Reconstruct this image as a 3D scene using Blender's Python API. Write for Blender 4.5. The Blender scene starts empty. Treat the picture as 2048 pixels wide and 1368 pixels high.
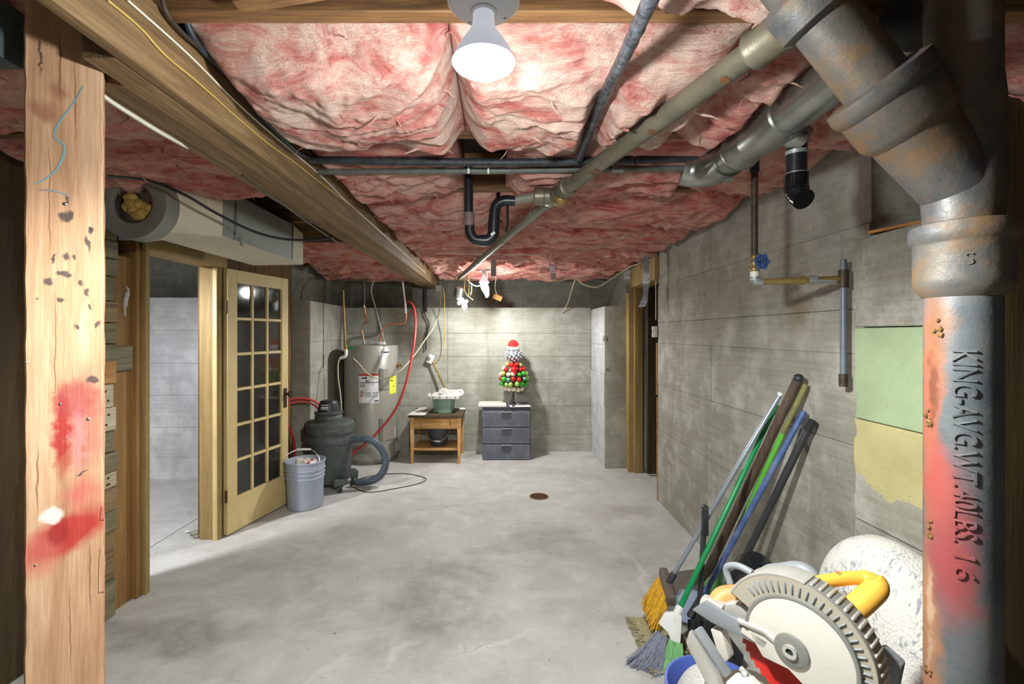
import bpy, bmesh, math, random
from mathutils import Vector, Matrix, noise as mn
random.seed(7)
SC = bpy.context.scene
COL = SC.collection
F = 920.0      # focal length in pixels of the 2048 px wide frame
EYE = 1.5      # camera height above the floor

# ------------------------------------------------------------------ camera, world, exposure
cam_d = bpy.data.cameras.new('camera'); cam = bpy.data.objects.new('camera', cam_d); COL.objects.link(cam)
cam.location = (0, 0, EYE); cam.rotation_euler = (math.pi / 2, 0, 0)
cam_d.sensor_width = 36; cam_d.lens = 36 * F / 2048
cam_d.shift_x = 24 / 2048; cam_d.shift_y = -16 / 2048
cam_d.clip_start = .02
SC.camera = cam
w = bpy.data.worlds.new('basement_air'); SC.world = w; w.use_nodes = True
w.node_tree.nodes['Background'].inputs[0].default_value = (.5, .5, .5, 1)
w.node_tree.nodes['Background'].inputs[1].default_value = .05
SC.view_settings.view_transform = 'Standard'
SC.view_settings.look = 'None'
SC.view_settings.gamma = 1
SC.view_settings.use_curve_mapping = False
SC.view_settings.exposure = 0.40
POWER_NEAR, POWER_FAR, POWER_SIDE, POWER_REAR_FILL = 104, 70, 115, 5

# ------------------------------------------------------------------ helpers
def at(px, py, Y):
    return Vector(((px - 1000) * Y / F, Y, EYE - (py - 668) * Y / F))
def ground(px, py):
    return at(px, py, EYE * F / (py - 668))
def onx(px, py, X):
    return at(px, py, X * F / (px - 1000))
def C(r, g, b):
    def l(c):
        c /= 255
        return c / 12.92 if c <= .04045 else ((c + .055) / 1.055) ** 2.4
    return (l(r), l(g), l(b), 1)
def rotm(*a):
    m = Matrix.Identity(3)
    for ax, d in a: m = Matrix.Rotation(math.radians(d), 3, ax) @ m
    return m
def frame(zdir, up=None):
    z = Vector(zdir).normalized()
    u = Vector(up) if up is not None else (Vector((0, 0, 1)) if abs(z.z) < .95 else Vector((0, 1, 0)))
    x = u.cross(z).normalized(); y = z.cross(x)
    return Matrix((x, y, z)).transposed()
def cr(pts, n=8):
    p = [Vector(q) for q in pts]; p = [2 * p[0] - p[1]] + p + [2 * p[-1] - p[-2]]
    out = []
    for i in range(1, len(p) - 2):
        for k in range(n):
            t = k / n; a, b, c, d = p[i - 1:i + 3]
            out.append(.5 * ((2 * b) + (c - a) * t + (2 * a - 5 * b + 4 * c - d) * t * t + (3 * b - a - 3 * c + d) * t ** 3))
    out.append(p[-2]); return out

class MB:
    def __init__(s): s.v = []; s.f = []
    def add(s, v, f):
        o = len(s.v); s.v += [Vector(q) for q in v]; s.f += [[i + o for i in q] for q in f]; return s
    def obox(s, c, size, R=None):
        R = R or Matrix.Identity(3); c = Vector(c); h = Vector(size) / 2
        v = [c + R @ Vector((sx * h.x, sy * h.y, sz * h.z)) for sx in (-1, 1) for sy in (-1, 1) for sz in (-1, 1)]
        return s.add(v, [(0, 1, 3, 2), (4, 6, 7, 5), (0, 4, 5, 1), (2, 3, 7, 6), (0, 2, 6, 4), (1, 5, 7, 3)])
    def box(s, x0, x1, y0, y1, z0, z1):
        return s.obox(((x0 + x1) / 2, (y0 + y1) / 2, (z0 + z1) / 2), (abs(x1 - x0), abs(y1 - y0), abs(z1 - z0)))
    def bar(s, a, b, w, h, up=None):
        a = Vector(a); b = Vector(b); return s.obox((a + b) / 2, (w, h, (b - a).length), frame(b - a, up))
    def tube(s, pts, r, n=12, cap=True):
        pts = [Vector(p) for p in pts]; R = r if hasattr(r, '__len__') else [r] * len(pts)
        t = [(pts[min(i + 1, len(pts) - 1)] - pts[max(i - 1, 0)]).normalized() for i in range(len(pts))]
        m = frame(t[0]); u = m.col[0].copy(); v = []; f = []
        for i, p in enumerate(pts):
            u = (u - t[i] * u.dot(t[i])).normalized(); b = t[i].cross(u)
            for k in range(n):
                a = 2 * math.pi * k / n; v.append(p + (u * math.cos(a) + b * math.sin(a)) * R[i])
        for i in range(len(pts) - 1):
            for k in range(n):
                f.append((i * n + k, i * n + (k + 1) % n, (i + 1) * n + (k + 1) % n, (i + 1) * n + k))
        if cap:
            f.append(tuple(range(n - 1, -1, -1))); f.append(tuple((len(pts) - 1) * n + k for k in range(n)))
        return s.add(v, f)
    def lathe(s, prof, c=(0, 0, 0), d=(0, 0, 1), n=28, cap=True):
        R = frame(d); c = Vector(c); v = []; f = []
        for r, z in prof:
            for k in range(n):
                a = 2 * math.pi * k / n; v.append(c + R @ Vector((r * math.cos(a), r * math.sin(a), z)))
        for i in range(len(prof) - 1):
            for k in range(n):
                f.append((i * n + k, i * n + (k + 1) % n, (i + 1) * n + (k + 1) % n, (i + 1) * n + k))
        if cap and prof[0][0] > 1e-5: f.append(tuple(range(n - 1, -1, -1)))
        if cap and prof[-1][0] > 1e-5: f.append(tuple((len(prof) - 1) * n + k for k in range(n)))
        return s.add(v, f)
    def ball(s, c, r, n=12, sq=(1, 1, 1), R=None):
        c = Vector(c); R = R or Matrix.Identity(3); v = []; f = []; m = n // 2 + 1
        for i in range(m + 1):
            th = math.pi * i / m
            for k in range(n):
                a = 2 * math.pi * k / n
                v.append(c + R @ Vector((r * sq[0] * math.sin(th) * math.cos(a), r * sq[1] * math.sin(th) * math.sin(a), r * sq[2] * math.cos(th))))
        for i in range(m):
            for k in range(n): f.append((i * n + k, (i + 1) * n + k, (i + 1) * n + (k + 1) % n, i * n + (k + 1) % n))
        return s.add(v, f)
    def prism(s, poly, h, o=(0, 0, 0), R=None):
        """poly in local xy, extruded +-h/2 along local z"""
        R = R or Matrix.Identity(3); o = Vector(o); n = len(poly)
        v = [o + R @ Vector((x, y, z)) for z in (-h / 2, h / 2) for x, y in poly]
        return s.add(v, [tuple(range(n - 1, -1, -1)), tuple(range(n, 2 * n))] + [(i, (i + 1) % n, n + (i + 1) % n, n + i) for i in range(n)])
    def ring(s, r0, r1, h, o=(0, 0, 0), R=None, a0=0, a1=360, n=32):
        R = R or Matrix.Identity(3); o = Vector(o); v = []; f = []; full = abs(a1 - a0) >= 359.9
        m = n if full else n + 1
        for k in range(m):
            a = math.radians(a0 + (a1 - a0) * k / n); c_, s_ = math.cos(a), math.sin(a)
            for r, z in ((r0, -h / 2), (r1, -h / 2), (r1, h / 2), (r0, h / 2)): v.append(o + R @ Vector((r * c_, r * s_, z)))
        for k in range(n):
            a = k * 4; b = ((k + 1) % m) * 4
            for j in range(4): f.append((a + j, a + (j + 1) % 4, b + (j + 1) % 4, b + j))
        if not full: f += [(3, 2, 1, 0), tuple(n * 4 + j for j in range(4))]
        return s.add(v, f)
    def build(s, name, mat, parent=None, bevel=0, smooth=True, seg=2, weld=True, angle=38):
        org = ORG.get(parent, Vector((0, 0, 0))) if parent is not None else Vector((0, 0, 0))
        me = bpy.data.meshes.new(name)
        me.from_pydata([tuple(q - org) for q in s.v], [], s.f)
        bm = bmesh.new(); bm.from_mesh(me)
        if weld: bmesh.ops.remove_doubles(bm, verts=bm.verts, dist=1e-5)
        bmesh.ops.recalc_face_normals(bm, faces=bm.faces)
        if bevel:
            ed = [e for e in bm.edges if len(e.link_faces) == 2 and e.calc_face_angle(0) > .6]
            bmesh.ops.bevel(bm, geom=ed, offset=bevel, segments=seg, affect='EDGES', profile=.6, clamp_overlap=True)
        bm.to_mesh(me); bm.free()
        if smooth:
            me.polygons.foreach_set('use_smooth', [True] * len(me.polygons))
            me.set_sharp_from_angle(angle=math.radians(angle))
        me.materials.append(mat)
        o = bpy.data.objects.new(name, me); COL.objects.link(o)
        if parent is not None: o.parent = parent; ORG[o] = org
        else: ORG[o] = org
        return o
ORG = {}
def thing(name, label, cat, loc, group=None):
    o = bpy.data.objects.new(name, None); COL.objects.link(o); o.location = loc; o.empty_display_size = .1
    o['label'] = label; o['category'] = cat
    if group: o['group'] = group
    ORG[o] = Vector(loc); return o
def tag(o, label, cat, group=None, kind=None):
    o['label'] = label; o['category'] = cat
    if group: o['group'] = group
    if kind: o['kind'] = kind
    return o
def struct(o, label=None, cat=None):
    o['kind'] = 'structure'
    if label: o['label'] = label; o['category'] = cat or 'wall'
    return o
def cable(name, label, pts, r, mat, cat='cable', n=6, k=8, group=None):
    return tag(MB().tube(cr(pts, k), r, n).build(name, mat), label, cat, group)

# ------------------------------------------------------------------ materials
class NT:
    def __init__(s, name):
        s.m = bpy.data.materials.new(name); s.m.use_nodes = True; s.t = s.m.node_tree
        s.b = s.t.nodes['Principled BSDF']; s.out = s.t.nodes['Material Output']
    def n(s, typ, ins=None, **pr):
        x = s.t.nodes.new('ShaderNode' + typ)
        for k, v in pr.items(): setattr(x, k, v)
        for k, v in (ins or {}).items(): s.set(x.inputs[k], v)
        return x
    def set(s, sock, v):
        if isinstance(v, bpy.types.NodeSocket): s.t.links.new(v, sock)
        else: sock.default_value = v
    def pos(s): return s.n('NewGeometry').outputs['Position']
    def obj(s): return s.n('TexCoord').outputs['Object']
    def map(s, vec, scale=(1, 1, 1), loc=(0, 0, 0), rot=(0, 0, 0), typ='POINT'):
        return s.n('Mapping', {'Vector': vec, 'Scale': scale, 'Location': loc, 'Rotation': rot}, vector_type=typ).outputs[0]
    def noise(s, vec, scale, detail=5, rough=.55, dist=0):
        return s.n('TexNoise', {'Vector': vec, 'Scale': scale, 'Detail': detail, 'Roughness': rough, 'Distortion': dist}).outputs[0]
    def ramp(s, fac, stops):
        r = s.n('ValToRGB', {0: fac}); e = r.color_ramp.elements
        while len(e) < len(stops): e.new(.5)
        for i, (p, c) in enumerate(stops): e[i].position = p; e[i].color = c if hasattr(c, '__len__') else (c, c, c, 1)
        return r.outputs[0]
    def mix(s, fac, a, b, mode='MIX'):
        x = s.n('Mix', data_type='RGBA', blend_type=mode)
        s.set(x.inputs[0], fac); s.set(x.inputs[6], a); s.set(x.inputs[7], b); return x.outputs[2]
    def math(s, op, a, b=0.0):
        x = s.n('Math', operation=op); s.set(x.inputs[0], a); s.set(x.inputs[1], b); return x.outputs[0]
    def spot(s, vec, loc, size, rot=(0, 0, 0), warp=0, wscale=8):
        if warp:
            nz = s.n('TexNoise', {'Vector': vec, 'Scale': wscale, 'Detail': 3.0}).outputs[1]
            d = s.n('VectorMath', {0: nz, 1: (.5, .5, .5)}, operation='SUBTRACT').outputs[0]
            d = s.n('VectorMath', {0: d, 'Scale': warp}, operation='SCALE').outputs[0]
            vec = s.n('VectorMath', {0: vec, 1: d}, operation='ADD').outputs[0]
        mp = s.map(vec, size, loc, rot, 'TEXTURE')
        return s.n('TexGradient', {0: mp}, gradient_type='SPHERICAL').outputs[1]
    def bump(s, h, strength=.3, dist=.01, prev=None):
        x = s.n('Bump', {'Height': h, 'Strength': strength, 'Distance': dist})
        if prev is not None: s.set(x.inputs['Normal'], prev)
        return x.outputs[0]
    def done(s, col=None, rough=None, metal=None, normal=None, **kw):
        for k, v in (('Base Color', col), ('Roughness', rough), ('Metallic', metal), ('Normal', normal)):
            if v is not None: s.set(s.b.inputs[k], v)
        for k, v in kw.items(): s.set(s.b.inputs[k.replace('_', ' ')], v)
        return s.m
def mul(c, k): return (c[0] * k, c[1] * k, c[2] * k, 1)

def plain(name, c, rough=.5, metal=0, var=.18, scale=14, bump=.08, bs=90, dirt=None, **kw):
    t = NT(name); p = t.obj()
    col = t.ramp(t.noise(p, scale, 5, .6), [(.3, mul(c, 1 - var)), (.7, mul(c, 1 + var))])
    if dirt is not None:
        col = t.mix(t.ramp(t.noise(p, scale * .5, 8, .7), [(.5, 0), (.72, .8)]), col, dirt)
    nz = t.bump(t.noise(p, bs, 3), bump, .004)
    return t.done(col, rough, float(metal), nz, **kw)

def concrete(name, a, b, pale, dark, boardy=True, floor=False, rough=.85, grain=.35):
    t = NT(name); p = t.pos()
    big = t.noise(p, .9, 4, .6, .6); med = t.noise(p, 5, 8, .65); fine = t.noise(p, 70, 4, .7)
    col = t.mix(t.ramp(big, [(.35, 0), (.65, 1)]), a, b)
    st = t.noise(t.map(p, (1.4, 1.4, 26)), 1.6, 6, .6, .4)
    if boardy: col = t.mix(t.ramp(st, [(.38, 0), (.62, grain)]), col, dark)
    col = t.mix(t.ramp(med, [(.47, 0), (.68, .62)]), col, pale)
    dn = t.noise(t.map(p, (1, 1, .35) if boardy else (1, 1, 1), (3, 1, 7)), 1.7, 7, .66, .3)
    col = t.mix(t.ramp(dn, [(.54, 0), (.74, .7)]), col, dark)
    col = t.mix(t.ramp(fine, [(.3, .22), (.5, 0)]), col, dark)
    vs = t.noise(t.map(p, (9, 9, .6)), 1.2, 4, .6)
    if boardy: col = t.mix(t.ramp(vs, [(.58, 0), (.75, .35)]), col, dark)
    h = t.math('ADD', t.math('MULTIPLY', st, .6), t.math('MULTIPLY', fine, .5))
    nz = t.bump(t.math('ADD', h, t.math('MULTIPLY', med, .8)), .45 if boardy else .2, .008)
    return t, col, nz, rough

def wood(name, dark, mid, light, axis='Z', scale=1.0, rough=.7, world=False, contrast=1.0, finish=True):
    t = NT(name); p = t.pos() if world else t.obj()
    sc = {'X': (.9, 14, 14), 'Y': (14, .9, 14), 'Z': (14, 14, .9)}[axis]
    sc = tuple(q * scale for q in sc)
    g = t.noise(t.map(p, sc), 1.5, 6, .6, .8)
    fib = t.noise(t.map(p, tuple(q * 6 for q in sc)), 1.5, 3, .6)
    big = t.noise(p, 2.2 * scale, 3)
    col = t.ramp(g, [(.30, dark), (.5, mid), (.70, light)])
    col = t.mix(t.ramp(fib, [(.35, .5 * contrast), (.6, 0)]), col, dark)
    col = t.mix(t.ramp(big, [(.45, 0), (.8, .5)]), col, dark)
    nz = t.bump(t.math('ADD', g, t.math('MULTIPLY', fib, .6)), .35, .006)
    if finish: return t.done(col, rough, 0.0, nz)
    return t, col, nz, p

MAT = {}
# concrete of the right wall
t, col, nz, r = concrete('right_concrete', C(164, 161, 150), C(144, 142, 130), C(196, 193, 185), C(110, 106, 92)); p = t.pos()
sp = t.spot(p, (1.42, 2.2, 1.62), (.3, .14, .16), warp=.2)
col = t.mix(t.ramp(sp, [(.1, 0), (.7, .5)]), col, C(120, 92, 58))
MAT['rwall'] = t.done(col, r, 0.0, nz)
t, col, nz, r = concrete('back_concrete', C(172, 172, 160), C(152, 153, 140), C(196, 196, 186), C(120, 119, 104), grain=.3); p = t.pos()
sp = t.spot(p, (-.2, 5.88, 1.68), (.34, .3, .3), warp=.25)
col = t.mix(t.ramp(sp, [(.1, 0), (.8, .55)]), col, C(92, 84, 60))
MAT['bwall'] = t.done(col, r, 0.0, nz)
t, col, nz, r = concrete('upper_concrete', C(132, 132, 120), C(108, 108, 96), C(152, 152, 140), C(72, 70, 58))
MAT['uwall'] = t.done(col, r, 0.0, nz)
t, col, nz, r = concrete('side_room_concrete', C(205, 205, 205), C(182, 183, 185), C(222, 222, 222), C(150, 150, 150), grain=.3)
MAT['swall'] = t.done(col, r, 0.0, nz)
t, col, nz, r = concrete('rough_concrete', C(168, 164, 152), C(150, 146, 134), C(200, 198, 190), C(102, 98, 84)); p = t.pos()
ch = t.noise(p, 34, 6, .75)
MAT['rough'] = t.done(t.mix(t.ramp(ch, [(.34, .5), (.46, 0)]), col, C(110, 106, 94)), .95, 0.0, t.bump(ch, .7, .012, nz))
def painted(name, c, z_fade):
    t, col, nz, r = concrete(name, C(168, 164, 152), C(150, 146, 134), C(200, 198, 190), C(102, 98, 84)); p = t.pos()
    nn = t.noise(p, 9, 8, .7)
    z = t.n('SeparateXYZ', {0: p}).outputs[2]
    m = t.math('ADD', z, t.math('MULTIPLY', t.math('SUBTRACT', nn, .5), .22))
    m = t.math('GREATER_THAN', m, z_fade)
    pc = t.ramp(t.noise(p, 4, 6, .6), [(.3, mul(c, .82)), (.7, mul(c, 1.12))])
    pc = t.mix(t.ramp(t.noise(p, 45, 4, .7), [(.28, .7), (.36, 0)]), pc, C(120, 116, 100))
    return t.done(t.mix(m, col, pc), .75, 0.0, nz)
MAT['green_paint'] = painted('green_painted_concrete', C(160, 178, 140), -1)
MAT['yellow_paint'] = painted('yellow_painted_concrete', C(188, 178, 128), .95)
# floor
t, col, nz, r = concrete('floor_concrete', C(198, 197, 193), C(184, 183, 178), C(214, 213, 210), C(156, 152, 143), boardy=False); p = t.pos()
fl = t.map(p, (1, 1, .001))
stn = t.noise(t.map(fl, (1.1, 1.8, 1)), 1.3, 9, .68, .5)
col = t.mix(t.ramp(stn, [(.50, 0), (.70, .42)]), col, C(132, 126, 116))
for (px, py, sx, sy, k) in ((880, 1230, .5, .35, .42), (330, 1270, .6, .2, .5), (1120, 1090, .4, .3, .25), (870, 1150, .45, .3, .28), (600, 1130, .5, .2, .22), (1330, 1150, .35, .8, .25)):
    g = ground(px, py)
    sp = t.spot(fl, (g.x, g.y, 0), (sx, sy, 1), warp=.5, wscale=3)
    col = t.mix(t.math('MULTIPLY', t.ramp(sp, [(.05, 0), (.55, 1)]), t.math('MULTIPLY', t.ramp(t.noise(fl, 11, 8, .7), [(.35, .4), (.6, 1)]), k)), col, C(96, 88, 76))
for (px, py, rx, ry, rz) in ((985, 1285, .42, .03, .3), (790, 1320, .2, .03, .9), (1450 - 150, 1180, .03, .8, 0), (620, 1350, .35, .025, .7)):
    g = ground(px, py)
    sp = t.spot(fl, (g.x, g.y, 0), (rx, ry, 1), (0, 0, rz), warp=.3, wscale=4)
    col = t.mix(t.ramp(sp, [(.1, 0), (.8, .5)]), col, C(214, 213, 210))
wv = t.n('TexNoise', {'Vector': fl, 'Scale': 2.0, 'Detail': 6.0}).outputs[1]
wv = t.n('VectorMath', {0: wv, 'Scale': .5}, operation='SCALE').outputs[0]
wv = t.n('VectorMath', {0: fl, 1: wv}, operation='ADD').outputs[0]
vor = t.n('TexVoronoi', {'Vector': wv, 'Scale': .75}, feature='DISTANCE_TO_EDGE').outputs[0]
crk = t.math('MULTIPLY', t.ramp(vor, [(0, 1), (.006, 0)]), t.ramp(t.noise(fl, 1.7, 3), [(.52, 0), (.66, .5)]))
col = t.mix(crk, col, C(96, 92, 84))
col = t.mix(t.ramp(t.noise(fl, 38, 3, .5), [(.25, .8), (.29, 0)]), col, C(92, 84, 72))
MAT['floor'] = t.done(col, t.ramp(stn, [(.3, .5), (.7, .75)]), 0.0, t.bump(t.math('SUBTRACT', 0.0, crk), .5, .004, nz))
# insulation
def pink(name, d, m_, l, seed, pale):
    t = NT(name); p = t.map(t.pos(), (1, 1.35, 1.6), (seed, seed * 2, 0))
    sw = t.noise(p, 2.1, 10, .62, 2.4)
    st = t.noise(t.map(p, (.8, 1.7, 1.5), rot=(0, 0, .5)), 2.6, 11, .68, 3.0)
    col = t.ramp(st, [(.36, d), (.46, m_), (.58, l)])
    col = t.mix(t.ramp(sw, [(.45, 0), (.58, .85)]), col, pale)
    col = t.mix(t.ramp(t.noise(p, 3.1, 8, .7, 2.0), [(.55, 0), (.66, .75)]), col, d)
    fb = t.noise(t.map(p, (6, 26, 20), rot=(0, 0, .5)), 3, 5, .7, 2.5)
    col = t.mix(t.ramp(fb, [(.35, .35), (.5, 0)]), col, d)
    nz = t.bump(t.math('ADD', t.math('MULTIPLY', st, 1.6), t.math('MULTIPLY', fb, .45)), .8, .035)
    return t.done(col, 1.0, 0.0, nz, Sheen_Weight=.2, Specular_IOR_Level=.1)
MAT['pinkA'] = pink('pale_pink_fibreglass', C(192, 96, 88), C(226, 154, 142), C(240, 202, 186), .3, C(242, 214, 198))
MAT['pinkB'] = pink('rosy_fibreglass', C(184, 82, 76), C(222, 132, 122), C(238, 176, 162), 2.7, C(240, 198, 182))
MAT['pinkC'] = pink('deep_pink_fibreglass', C(184, 78, 72), C(224, 128, 116), C(240, 170, 152), 6.1, C(242, 192, 174))
# woods
MAT['beam'] = wood('beam_wood', C(94, 72, 46), C(136, 109, 74), C(158, 131, 94), 'Y', world=True)
MAT['joist'] = wood('joist_wood', C(74, 50, 30), C(128, 92, 56), C(152, 114, 74), 'X', world=True)
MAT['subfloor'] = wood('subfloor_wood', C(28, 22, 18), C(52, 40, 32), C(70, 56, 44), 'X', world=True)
MAT['jamb'] = wood('jamb_wood', C(134, 110, 66), C(156, 130, 80), C(172, 146, 94), 'Z', world=True)
MAT['stud'] = wood('stud_wood', C(122, 88, 44), C(146, 108, 58), C(162, 124, 70), 'Z', world=True)
MAT['brownwall'] = wood('brown_board', C(74, 50, 24), C(112, 82, 46), C(132, 100, 60), 'Z', world=True)
MAT['dark_door_shade'] = wood('dark_wood_door_and_shade', C(44, 30, 8), C(62, 46, 14), C(74, 56, 20), 'Z', world=True)  # colour of the dark door, also painted on walls imitating unlit space
MAT['plank_grey'] = wood('grey_plank', C(88, 82, 60), C(128, 120, 92), C(150, 140, 112), 'Y', world=True)
MAT['plank_brown'] = wood('brown_plank', C(92, 72, 44), C(140, 116, 80), C(164, 140, 102), 'Y', world=True)
MAT['plank_orange'] = wood('orange_plank', C(150, 100, 50), C(186, 136, 80), C(200, 154, 98), 'Y', world=True)
MAT['plank_pale'] = wood('pale_plank', C(150, 136, 108), C(196, 184, 156), C(214, 204, 180), 'Y', world=True)
MAT['shim'] = wood('shim_wood', C(150, 96, 44), C(196, 140, 76), C(214, 164, 100), 'Y')
MAT['table_wood'] = wood('table_wood', C(150, 104, 50), C(196, 150, 88), C(214, 172, 112), 'X')
MAT['table_leg'] = wood('table_leg_wood', C(160, 114, 62), C(204, 158, 98), C(218, 178, 120), 'Z')
MAT['table_top'] = wood('dark_table_top', C(54, 42, 26), C(84, 68, 46), C(104, 86, 60), 'X')
MAT['handle_brown'] = wood('dark_handle_wood', C(58, 44, 34), C(86, 68, 54), C(104, 86, 70), 'Z')
MAT['cardboard'] = plain('cardboard', C(190, 142, 86), .9)
# post with paint marks
t, col, nz, p = wood('post_wood', C(150, 110, 78), C(190, 150, 116), C(206, 172, 140), 'Z', finish=False, contrast=.7)
PL = Vector((-1.014, .98)); PU = Vector((.788, .616)); PW = .128      # left front edge of the post, direction of its face, width
def post_st(px, py):                # distance along the face and height of a point on the post's face
    k = (px - 1000) / F; s_ = (k * PL.y - PL.x) / (PU.x - PU.y * k); Y = PL.y + PU.y * s_
    return s_, EYE - (py - 668) * Y / F
def pp(px, py):
    s_, z_ = post_st(px, py); return (s_ - PW / 2, 0, z_)
def smear(px, py, w_, h_, c, k=1.0, rot=0.0, warp=.03, lo=.05, hi=.5, ws=22):
    global col
    sp = t.spot(p, pp(px, py), (w_ * .0008, .12, h_ * .0011), (0, rot, 0), warp=warp, wscale=ws)
    col = t.mix(t.ramp(sp, [(lo, 0), (hi, k)]), col, c)
for a in ((95, 225, 34, 30), (118, 180, 22, 30), (68, 215, 16, 22)): smear(*a, C(142, 96, 72), .85, hi=.7)
smear(165, 840, 75, 130, C(164, 84, 76), .6, warp=.05); smear(125, 860, 24, 120, C(156, 30, 26), .9, hi=.6, warp=.04, ws=40); smear(150, 800, 60, 60, C(150, 58, 58), .65, warp=.06)
smear(165, 990, 60, 50, C(184, 88, 80), .8, warp=.06, hi=.9); smear(130, 1070, 130, 48, C(164, 38, 34), .95, rot=-.55, warp=.035, hi=.5); smear(80, 1110, 60, 60, C(184, 100, 84), .6)
smear(118, 1065, 28, 30, C(140, 28, 28), .8); smear(168, 660, 14, 90, C(212, 184, 160), .5, hi=1); smear(105, 1030, 30, 20, C(206, 200, 192), .95, rot=-.5, hi=.45, warp=.03, ws=40)
smear(158, 880, 22, 90, C(190, 132, 140), .35, warp=.06, ws=60)
for a in ((98, 565, 16, 14, .5), (125, 548, 18, 9, .2), (108, 517, 7, 14, 0), (131, 513, 7, 15, 0), (145, 511, 6, 8, 0), (120, 600, 12, 11, .7), (175, 488, 6, 22, 0), (182, 460, 8, 14, 0), (172, 585, 8, 9, 0), (162, 565, 10, 6, .8), (178, 612, 6, 10, -.4), (153, 653, 11, 6, .7), (135, 432, 17, 15, .3), (181, 455, 7, 8, 0), (198, 648, 9, 9, 0), (186, 760, 14, 12, 0), (136, 400, 6, 8, 0), (80, 110, 4, 50, 0), (165, 945, 14, 4, -.5)):
    smear(a[0], a[1], a[2], a[3], C(60, 50, 52), .9, rot=a[4], warp=.03, lo=.1, hi=.5, ws=45)
for a in ((120, 130, 3, 100), (100, 400, 2, 160), (150, 200, 2.5, 120), (110, 700, 2, 150), (180, 1150, 2.5, 90), (140, 1250, 2, 110), (75, 960, 2.5, 90)):
    smear(*a, C(120, 76, 46), .8, warp=.01)
MAT['post'] = t.done(col, .75, 0.0, nz)
MAT['crayon'] = plain('blue_crayon', C(112, 148, 156), .8)
# metals, plastics
MAT['galv'] = plain('galvanised_steel', C(158, 160, 156), .3, .9, .28, 7, .12, 30)
MAT['galv_old'] = plain('old_galvanised_pipe', C(122, 118, 102), .42, .5, .3, 9, .2, 60, dirt=C(98, 84, 60))
MAT['galv_pale'] = plain('pale_galvanised_pipe', C(160, 164, 164), .45, .5, .2, 9, .15)
MAT['duct'] = plain('duct_sheet_metal', C(140, 142, 134), .5, .4, .15, 5, .06)
MAT['duct_white'] = plain('whitened_duct_underside', C(206, 200, 180), .7, 0, .12, 5, .1, dirt=C(176, 166, 140))
MAT['brass'] = plain('brass', C(172, 132, 66), .4, .8)
MAT['brass_pipe'] = plain('dull_brass_pipe', C(158, 134, 82), .45, .5, .3, 12, .2, dirt=C(120, 92, 52))
MAT['copper'] = plain('copper', C(206, 134, 98), .35, .7, .2)
MAT['iron_dark'] = plain('dark_iron_pipe', C(70, 60, 52), .55, .3, .35, 20, .25, dirt=C(112, 82, 56))
MAT['abs'] = plain('black_plastic_pipe', C(26, 30, 36), .35, 0, .3)
MAT['foam'] = plain('black_pipe_insulation', C(46, 48, 54), .55, 0, .6, 40, .5, 60)
MAT['pvc'] = plain('grey_plastic_pipe', C(126, 126, 114), .5, 0, .1)
MAT['pipe_grey'] = plain('dusty_grey_pipe', C(96, 100, 96), .5, .2, .3, 20)
MAT['white'] = plain('white_plastic', C(228, 228, 224), .5, 0, .05)
MAT['cream_cable'] = plain('cream_cable', C(206, 196, 160), .6, 0, .1)
MAT['white_cable'] = plain('white_cable', C(226, 222, 206), .55, 0, .08)
MAT['yellow_cable'] = plain('yellow_cable', C(196, 166, 90), .6, 0, .1)
MAT['black_cable'] = plain('black_cable', C(30, 30, 32), .5, 0, .2)
MAT['blue_black_cable'] = plain('blue_black_cable', C(44, 52, 62), .5, 0, .2)
MAT['red_hose'] = plain('red_hose', C(206, 62, 62), .4, 0, .1)
MAT['tape'] = plain('silver_tape', C(172, 176, 184), .35, .3, .25, 30, .4, 30)
MAT['blue_handle'] = plain('blue_valve_handle', C(54, 84, 150), .4, 0, .2)
MAT['heater'] = plain('heater_grey_enamel', C(150, 148, 138), .35, .15, .04, 3, .02)
MAT['heater_dark'] = plain('heater_trim', C(112, 112, 106), .5, 0, .1)
MAT['label_white'] = plain('white_label', C(226, 226, 226), .6, 0, .03)
MAT['label_red'] = plain('red_label_print', C(170, 44, 40), .6, 0, .05)
MAT['label_yellow'] = plain('yellow_label', C(230, 232, 70), .6, 0, .04)
MAT['ink'] = plain('black_ink', C(40, 42, 46), .7, 0, .1)
MAT['ink_grey'] = plain('grey_ink', C(170, 172, 174), .7, 0, .05)
MAT['vac'] = plain('dark_green_grey_plastic', C(74, 82, 78), .5, 0, .15, 8, .1, dirt=C(98, 104, 98))
MAT['vac_dark'] = plain('black_plastic', C(40, 44, 46), .45, 0, .15)
MAT['bucket_grey'] = plain('blue_grey_bucket_plastic', C(160, 168, 184), .5, 0, .06, 5, .05)
MAT['bucket_black'] = plain('black_bucket_plastic', C(60, 66, 70), .35, 0, .1)
MAT['bucket_blue'] = plain('blue_bucket_plastic', C(90, 112, 196), .45, 0, .05)
MAT['wire_steel'] = plain('steel_wire', C(190, 192, 194), .35, .6, .05)
MAT['drawer_grey'] = plain('grey_woven_plastic', C(104, 106, 116), .45, 0, .12, 10, .05, dirt=C(128, 128, 132))
MAT['drawer_dark'] = plain('dark_drawer_frame', C(66, 68, 76), .5, 0, .1)
MAT['cloth_grey'] = plain('dingy_white_cloth', C(170, 172, 172), .9, 0, .1, 20)
MAT['paper'] = plain('white_paper', C(222, 222, 218), .8, 0, .03)
MAT['board_pale'] = plain('pale_board', C(212, 204, 194), .8, 0, .06)
MAT['saw_green'] = plain('green_saw_base', C(126, 158, 140), .5, 0, .15, 9)
MAT['saw_white'] = plain('white_saw_table', C(214, 212, 206), .5, 0, .06)
MAT['lilac'] = plain('lilac_plastic', C(206, 196, 222), .5, 0, .05)
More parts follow.
